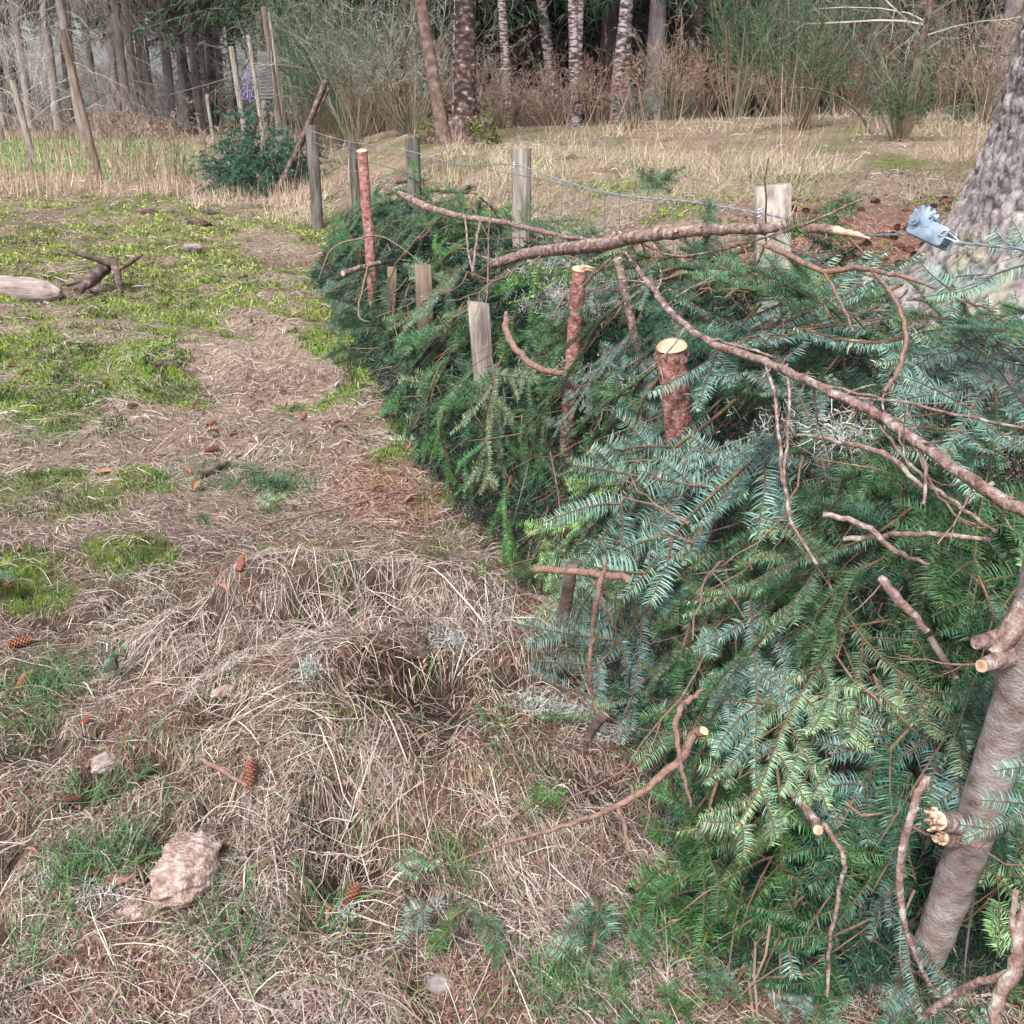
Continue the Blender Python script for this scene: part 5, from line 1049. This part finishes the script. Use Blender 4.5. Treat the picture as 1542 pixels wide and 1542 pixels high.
# far wood as one mass
mb = MB()
def farwood(n, x0, x1, y0, y1, hh, dens):
    x = rng.uniform(x0, x1, n); y = rng.uniform(y0, y1, n); z = H(x, y)
    for a, b in zip(x, y):
        tube(mb, [(a, b, float(H(a, b)) - .2), (a + rng.normal(0, .2), b, hh)], (.17, .08), 6, col=np.array((.10, .08, .075)) * rng.uniform(.6, 1.4))
    m = n * dens; i = rng.integers(0, n, m); zz = rng.uniform(.8, hh, m); r = rng.uniform(.1, 1.9, m) * np.clip((hh - zz) / hh + .3, 0, 1); a = rng.uniform(0, 6.28, m)
    p = np.stack([x[i] + np.cos(a) * r, y[i] + np.sin(a) * r, z[i] + zz], -1); d = nrm(np.stack([np.cos(a), np.sin(a), rng.uniform(-.9, .1, m)], -1))
    P, Wd = strands(p, d, rng.uniform(.3, .9, m), rng.uniform(.04, .11, m), grav=.3, K=3); addst(mb, P, Wd, pal(m, [(.03, .05, .03), (.045, .065, .04), (.05, .04, .035)], v=.4))
farwood(90, -6, 30, 44, 66, 14, 300); 
tag(mb.build('far_wood', [M['strand']]), 'dense dark mass of distant spruces behind the clearing', 'wood', kind='stuff')
# ------------------------------------------------------------------ deer fence
df = empty('deer_fence', at(105, 270, 16)); tag(df, 'tall deer fence of tan round posts with netting across the back of the clearing', 'fence'); do = np.array(df.location)
def dpost(px0, py0, px1, py1, t, w, m='post_tan', label=None):
    a = at(px0, py0, t); b = at(px1, py1, t); b[1] = a[1]; b[2] = min(b[2], float(H(b[0], a[1]))) - .15; mb = MB(); tube(mb, smoothline([a - do, (a + b) / 2 - do, b - do], 6), w / FPX * t / 2, 12, 0, cap=0, rough=.04); p = mb.build('post', [M[m]], df)
    if label: p['label'] = label
dpost(92, 45, 122, 272, 15, 11, label='tallest nearest deer fence post'); dpost(19, 121, 32, 215, 19, 10, 'post', label='far left tan post'); dpost(397, 10, 414, 165, 15, 9); dpost(404, 18, 419, 165, 15.6, 7, 'post'); dpost(374, 52, 388, 165, 16.5, 7, 'post'); dpost(348, 70, 362, 190, 17, 9, 'post'); dpost(311, 142, 316, 190, 20, 5, 'post'); dpost(170, 140, 182, 205, 30, 5)
mb = MB()
for i in range(15):
    f = i / 14; a = at(388 + 20 * f, 78 + 0 * f, 16.4 - 1.3 * f); b = at(393 + 20 * f, 150, 16.4 - 1.3 * f); tube(mb, [a - do, b - do], .006, 4)
for j in range(14):
    f = j / 13; a = at(386 + 6 * f, 82 + 66 * f, 16.4); b = at(406 + 6 * f, 78 + 70 * f, 15.1); tube(mb, [a - do, b - do], .006, 4)
mb.build('netting', [M['wire_dark']], df)
mb = MB(); a = [at(369, 105, 17), at(383, 110, 17), at(386, 150, 17), at(362, 150, 17)]; g = 7
Vg = [(a[0] * (1 - u) + a[1] * u) * (1 - v) + (a[3] * (1 - u) + a[2] * u) * v + rng.normal(0, .03, 3) - do for v in np.linspace(0, 1, g) for u in np.linspace(0, 1, g)]
for i in range(g):
    tube(mb, Vg[i * g:(i + 1) * g], .006, 4); tube(mb, Vg[i::g], .006, 4)
mb.build('plastic_net', [M['purple']], df)
# dark conifer heap and leaning poles at the far end
hc = hit(400, 290); heap = empty('conifer_brush_heap', hc); tag(heap, 'dark green heap of conifer brush beyond the fence end with leaning poles on it', 'brush heap'); t_h = hc[1] / ray(400, 290)[1]
mb = MB(); n = 520; a = rng.uniform(0, 6.28, n); r = rng.uniform(0, .62, n); root = np.stack([np.cos(a) * r, np.sin(a) * r * .7, rng.uniform(0, .75, n) * (1.15 - r) * (.55 + .8 * vn(a * 1.5, r * 3, 4))], -1)
d = nrm(np.stack([np.cos(a), np.sin(a), rng.uniform(-.1, 1.1, n)], -1)); P, Wd = strands(root, d, rng.uniform(.10, .45, n), np.full(n, .004), grav=.5, wig=.25, K=5); addst(mb, P, Wd, pal(n, [(.12, .08, .06)]))
m = 26000; p, t = sub(P, m, .1); P2, W2 = strands(p, nrm(t * .5 + rng.normal(0, .7, (m, 3))), rng.uniform(.025, .06, m), rng.uniform(.003, .005, m), K=3); addst(mb, P2, W2, pal(m, [(.03, .10, .055), (.045, .13, .07), (.02, .06, .04)], v=.4)); mb.build('foliage', [M['needle_loose']], heap)
heap.scale = (1.15, 1, 1.15)
for a, b, t0, t1, r, lab in (((490, 122), (420, 282), t_h - .5, t_h - .6, .036, 'upper weathered pole of the leaning pair at the end of the fence'), ((494, 134), (414, 288), t_h - .45, t_h - .55, .03, 'lower thin pole of the leaning pair at the end of the fence'), ((452, 210), (440, 285), t_h - .7, t_h - .7, .012, 'short dead stick under the leaning pair of poles')):
    branch('leaning_pole', [a, ((a[0] + b[0]) / 2 + 3, (a[1] + b[1]) / 2), b], (r, r, r * .8), lab, 'darkwood', 'deadwood', ts=[t0, (t0 + t1) / 2, t1], cat='pole')
# ------------------------------------------------------------------ deadwood at left
c = hit(40, 445); t = c[1] / ray(40, 445)[1]
A = at(-60, 428, t * 1.0); B = at(92, 442, t * .99); mb = MB(); k = np.linspace(0, 1, 16)[:, None]; pts = A + (B - A) * k; rr = np.interp(k[:, 0], [0, .7, .9, 1], [.10, .10, .085, .03]); tube(mb, pts - A, list(rr), 14, 0, cap=0, rough=.22)
lg = mb.build('dead_log', [M['deadwood']]); lg.location = A; tag(lg, 'bleached grey log lying at the left edge of the clearing', 'log')
s = MB()
for i in range(7): q = B - A + np.array([-.12 - .05 * i, -.05, -.07 - .008 * i]); tube(s, smoothline([q, q + np.array([.10, -.01, -.01]), q + np.array([.20, -.02, .0 + .01 * (i % 3)])], 4), (.022, .016, .004), 5, 0, cap=0, rough=.3)
s.build('splinters', [M['deadwood']], lg)
branch('root_snag', [(118, 440), (140, 418), (165, 398), (172, 402), (185, 440)], (.03, .05, .045, .03, .012), 'dark gnarled root snag standing right of the bleached log', 'darkwood', on=H, ts=[t * .98, t, t * 1.01, t, t * .99], rough=.5, cap='darkwood', cat='root', n=8, side=[([(160, 400, t), (135, 385, t), (110, 378, t)], .02), ([(178, 410, t), (200, 395, t), (213, 382, t)], .014), ([(168, 402, t), (178, 430, t), (192, 468, t * .98)], .012), ([(150, 412, t), (128, 420, t), (100, 428, t)], .018)])
for i in range(16):
    px, py = rng.uniform(60, 220), rng.uniform(375, 455); q = hit(px, py, H, .03); L = rng.uniform(.15, .5); a = rng.uniform(0, 3.1); mb = MB(); pts = np.array([math.cos(a), math.sin(a), .05]) * L * np.linspace(0, 1, 7)[:, None] + rng.normal(0, .015, (7, 3)) * [1, 1, .4]
    tube(mb, pts, (.008, .003), 5, rough=.2); o = mb.build('dead_twig', [M['darkwood' if i % 2 else 'deadwood']]); o.location = q; tag(o, 'dead brown twig lying around the root snag by the bleached log', 'twig', 'dead twigs around the root snag')
q = hit(292, 380); lump('pale_wood_chunk', q + [0, 0, .04], .07, 'deadwood', 'small pale wood chunk on the moss in the middle of the clearing', 'wood chunk', 5, .6, sq=(1.3, .7, .7), rot=.6)
for px, py, s, lab in ((250, 550, .05, 'dark soil clod near the moss on the clearing'), (300, 340, .09, 'dark clod of earth at the back of the mossy slope'), (225, 322, .08, 'second dark clod left of the back one'), (318, 322, .07, 'small dark clod on the mossy slope by the pale grass')):
    q = hit(px, py); lump('soil_clod', q + [0, 0, s * .1], s, 'peat', lab, 'soil clod', px, .8, sq=(1.5, .8, .5))
q = hit(320, 705); branch('bark_strip', [(300, 715), (322, 707), (345, 695)], (.014, .018, .008), 'dark strip of wet bark lying in the straw beyond the mound', 'darkwood', 'darkwood', on=H, lift=.02, rough=.5, cat='bark')
# earth clod on the mound
q = hit(630, 985); lump('earth_clod', q + [0, .06, -.02], .085, 'peat', 'dark crumbly earth clod exposed on the right side of the grassy mound', 'earth clod', 12, .7, sq=(1.25, .9, .75), nn=60, nm=40, freq=3.5)
# stones
q = hit(285, 1320); s1 = lump('crumbly_stone', q + [.0, .0, .02], .078, 'stone', 'large flat crumbly pinkish stone lying in the grass at lower left', 'stone', 21, .55, sq=(.80, 1.15, .75), nn=70, nm=46, rot=-.1, freq=1.9, flat=.5)
q = hit(225, 1362); lump('crumbly_stone', q + [.0, .0, -.005], .055, 'stone', 'lower smaller slab of crumbly stone left of the large one', 'stone', 33, .7, sq=(1.1, .9, .5), nn=50, nm=30, rot=.4, freq=1.8, flat=.35)
q = hit(182, 1328); lump('bark_chip', q + [0, 0, .012], .028, 'bark_chip', 'red brown curled bark chip left of the crumbly stones', 'bark chip', 9, .8, sq=(1.3, .8, .35), freq=1.8)
q = hit(662, 1487); lump('small_stone', q + [0, 0, .008], .024, 'greystone', 'small rounded grey pebble at the bottom beside an orange cone', 'stone', 4, .3, sq=(1.1, .9, .7))
q = hit(1312, 1478); lump('flat_stone', q + [0, 0, .02], .035, 'greystone', 'flat brownish stone among fir sprays at the bottom right', 'stone', 14, .5, sq=(.9, 1.3, .5), flat=.4)
q = hit(345, 1045); lump('pale_wood_piece', q + [0, 0, .012], .032, 'stone', 'pale pinkish rotten wood piece on the left flank of the mound', 'wood piece', 41, .6, sq=(1.5, .5, .5), rot=.7)
q = hit(160, 1155); lump('grey_wood_piece', q + [0, 0, .012], .035, 'deadwood', 'grey broken wood piece in the straw at left', 'wood piece', 44, .6, sq=(1.0, .6, .8), rot=.7)
q = hit(190, 205); mb = MB(); n = 2600; a_ = rng.uniform(0, 6.28, n); r_ = np.sqrt(rng.random(n)); rt_ = q + np.stack([np.cos(a_) * r_ * 1.5, np.sin(a_) * r_ * .8, .55 * (1 - r_ ** 2)], -1)
P, Wd = strands(rt_, nrm(rng.normal(0, 1, (n, 3)) + [0, 0, .4]), rng.uniform(.15, .5, n), rng.uniform(.008, .016, n), grav=.6, wig=.3, K=4); addst(mb, P - q, Wd, pal(n, [(.46, .33, .26), (.36, .25, .20), (.54, .43, .34)])); o = mb.build('grass_hummock', M['strand']); o.location = q; tag(o, 'pinkish heap of dead bracken and grass in the far field', 'grass heap')
# cones
def cone_mesh(L=.075, r=.017, n=95):
    mb = MB(); k = np.linspace(0, 1, 8); tube(mb, np.stack([k * L, 0 * k, 0 * k], -1), list(r * .62 * np.sin(np.clip(k * .9 + .08, 0, 1) * math.pi) ** .6 + .001), 8, col=(.45, .4, .4))
    for i in range(n):
        f = (i + .5) / n; th = i * 2.39996; rr = r * math.sin(min(1, f * .88 + .1) * math.pi) ** .6; c = np.array([f * L * .96, 0, 0]); u = np.array([0, math.cos(th), math.sin(th)]); v = np.array([0, -math.sin(th), math.cos(th)]); X_ = np.array([1., 0, 0])
        b = c + u * rr * .45; w = r * .34; tip = c + u * (rr + .001) + X_ * L * .075; m = c + u * rr * .95 + X_ * L * .03
        V = [b - v * w * .6, b + v * w * .6, m + v * w, tip + v * w * .35, tip - v * w * .35, m - v * w, m - u * .002 + X_ * .001]
        mb.add(V, [[(0, 1, 2, 5)], [(5, 2, 3, 4)]], 0, np.array([[.55, .5, .5]] * 2 + [[.9, .85, .8]] + [[1.35, 1.3, 1.25]] * 2 + [[.9, .85, .8]] + [[.6] * 3]))
    return mb.mesh('cone', M['cone'])
CM = cone_mesh(); CM2 = cone_mesh(.055, .018, 70)
def cone(px, py, ang, label, tint=(1, 1, 1), s=1.0, el=.1, me=None, group=None, f=H, lift=.014):
    q = hit(px, py, f, lift); o = link('spruce_cone', me or CM); o.location = q; o.rotation_euler = (random.uniform(0, 6), -el, ang); o.scale = (s,) * 3; o.color = (*tint, 1); tag(o, label, 'cone', group)
OR = (1.05, .80, .72); RED = (.75, .55, .52); DK = (.5, .45, .45)
CN = [(375, 1192, 1.6, 'upright reddish spruce cone on the left flank of the mound', (1.1, .95, .95), .95, .9), (518, 1372, 1.1, 'brown spruce cone in the dark hollow at lower centre', RED, .8, .5), (8, 972, .35, 'spruce cone lying at the left edge, upper of two', OR, 1.0, .1), (28, 1035, 1.4, 'spruce cone at the left edge, lower of two', OR, .9, .2),
      (18, 885, 2.3, 'orange spruce cone at the left edge beside the moss', OR, .9, .1), (360, 860, 1.5, 'small orange cone standing on the ridge of the mound', OR, .7, .6), (381, 900, 1.4, 'small red brown cone below the ridge cone', RED, .6, .5), (612, 1478, 2.0, 'orange cone at the bottom centre beside the pebble', OR, .7, .4),
      (120, 1090, .9, 'red brown cone between grass tuft and straw at left', RED, .5, .1), (190, 612, .2, 'dark cone on the clearing below the moss', DK, .8, .1), (312, 640, 1.2, 'dark red cone in the middle of the clearing, upper of two', RED, .9, .1), (308, 678, .3, 'dark red cone in the middle of the clearing, lower of two', RED, .9, .1), (455, 632, 1.5, 'dark cone on the clearing near the foot of the heap', RED, .9, .3), (95, 1205, .2, 'red cone in the grass at left', RED, .5, .1), (555, 1268, .1, 'small red brown cone in the straw at lower centre', RED, .5, .1)]
for a in CN: cone(a[0], a[1], a[2], a[3], a[4], a[5], a[6])
for i in range(75):
    px, py = rng.uniform(1190, 1440), rng.uniform(295, 420); cone(px, py, rng.uniform(0, 6.28), 'dark spruce cone scattered on the red needles behind the fence', tuple(np.array(DK) * rng.uniform(.6, 1.5)), rng.uniform(.8, 1.4), 0, CM2, 'cones on the red needles behind the fence')
# dead leaves / scales
lf = MB(); u = np.linspace(-1, 1, 5); Vl = []; 
for i, a in enumerate(np.linspace(0, 1, 6)):
    w = .010 * math.sin(math.pi * (a * .9 + .05)) ** .7
    for b in u: Vl.append((a * .04, b * w, .006 * b * b + .008 * math.sin(a * 3)))
lf.add(Vl, [[(i * 5 + j, i * 5 + j + 1, i * 5 + j + 6, i * 5 + j + 5) for i in range(5) for j in range(4)]]); LM = lf.mesh('leaf', M['leaf'])
def leaf(px, py, s, tint, lab, grp):
    q = hit(px, py, H, .012); o = link('dead_leaf', LM); o.location = q; o.rotation_euler = (random.uniform(-.5, .5), random.uniform(-.4, .4), random.uniform(0, 6)); o.scale = (s,) * 3; o.color = (*tint, 1); tag(o, lab, 'leaf', grp)
LP = [(10, 555), (32, 568), (165, 580), (290, 617), (330, 655), (345, 657), (485, 640), (50, 685), (145, 715), (355, 690), (285, 715), (380, 715), (445, 765), (505, 640), (370, 800), (395, 812), (290, 738), (120, 718), (45, 710), (105, 410), (25, 830), (610, 680), (560, 742), (590, 735), (610, 760), (575, 755), (65, 940), (165, 935), (145, 950), (240, 1045), (340, 890), (150, 1310), (55, 1290), (20, 1250), (705, 1225), (710, 1265), (745, 1090), (735, 1080), (880, 1040), (505, 1335), (650, 1310), (1070, 1390), (1045, 1440), (470, 890), (400, 1500), (690, 1520), (880, 920), (540, 1110)]
for i, (px, py) in enumerate(LP):
    g = py < 800; leaf(px, py, random.uniform(.7, 1.3) * (1.35 if g else .7), [(1.1, 1.15, 1.1), (.8, .75, .8), (1.2, 1.0, .95), (.6, .55, .6)][i % 4], 'orange brown dead leaf on the clearing beyond the mound' if g else 'rust brown dead scrap of leaf in the straw near the mound', 'dead leaves on the clearing' if g else 'dead scraps in the straw')
# lichen
mb = MB()
for px, py, rx, ry, n in ((675, 972, 45, 12, 420), (820, 1075, 60, 14, 500), (465, 1020, 12, 14, 200), (345, 1030, 14, 20, 120), (870, 1085, 40, 12, 300), (660, 1370, 10, 10, 60), (930, 1120, 40, 12, 200), (150, 1360, 40, 15, 160), (750, 930, 30, 30, 150), (520, 1390, 20, 10, 120), (370, 822, 16, 8, 60), (70, 1340, 30, 20, 120)):
    c = hit(px, py); t = c[1] / ray(px, py)[1]; x = c[0] + rng.normal(0, .5, n) * rx / FPX * t; y = c[1] + rng.normal(0, .5, n) * ry / FPX * t * 2; r = np.stack([x, y, H(x, y) + .012 + rng.uniform(0, .015, n)], -1)
    P, Wd = strands(r, nrm(rng.normal(0, 1, (n, 3)) + [0, 0, .5]), rng.uniform(.006, .018, n), rng.uniform(.0007, .0015, n), wig=.5, K=4); addst(mb, P, Wd, pal(n, [(.34, .37, .33), (.28, .31, .29), (.42, .43, .39)]))
for px, py, rx, ry, n in ((850, 450, 60, 30, 1100), (820, 400, 60, 15, 500), (1270, 650, 40, 20, 400), (865, 560, 25, 25, 300), (930, 590, 60, 30, 200), (1180, 640, 60, 30, 200)):
    for _ in range(n): pass
    px_ = px + rng.normal(0, .5, 40) * rx; py_ = py + rng.normal(0, .5, 40) * ry; base = np.array([onpile(a, b, .04) for a, b in zip(px_, py_)]); r = base[rng.integers(0, 40, n)] + rng.normal(0, .018, (n, 3))
    P, Wd = strands(r, nrm(rng.normal(0, 1, (n, 3))), rng.uniform(.01, .035, n), rng.uniform(.0006, .0013, n), wig=.5, K=4); addst(mb, P, Wd, pal(n, [(.40, .42, .38), (.32, .33, .30), (.50, .51, .47)]))
tag(mb.build('lichen', [M['lichen']]), 'pale grey green lichen tufts on fallen twigs and the straw', 'lichen', kind='stuff')
# a second, looser growth of moss through the straw at the left
_mm = moss_m
def moss_m(x, y): return sst(.75 * pm(MOSS, x, y, 1.2) - .3 * pm(PATH, x, y) + (fbm(x * 5.2, y * 5.2, 4, 140) - .5) * 1.9, .42, .62) * (1 - bump(x, y, -.4, 2.4, .75, .6, 1)) * (1 - sst(y, 8, 11))
mb = MB(); V, F, C = moss_pts(90000, 380, 1000, 1.0, 91); mb.add(V, F, 0, C * .9)
tag(mb.build('moss', M['moss']), 'darker green moss threading through the straw on the left', 'moss', kind='stuff')
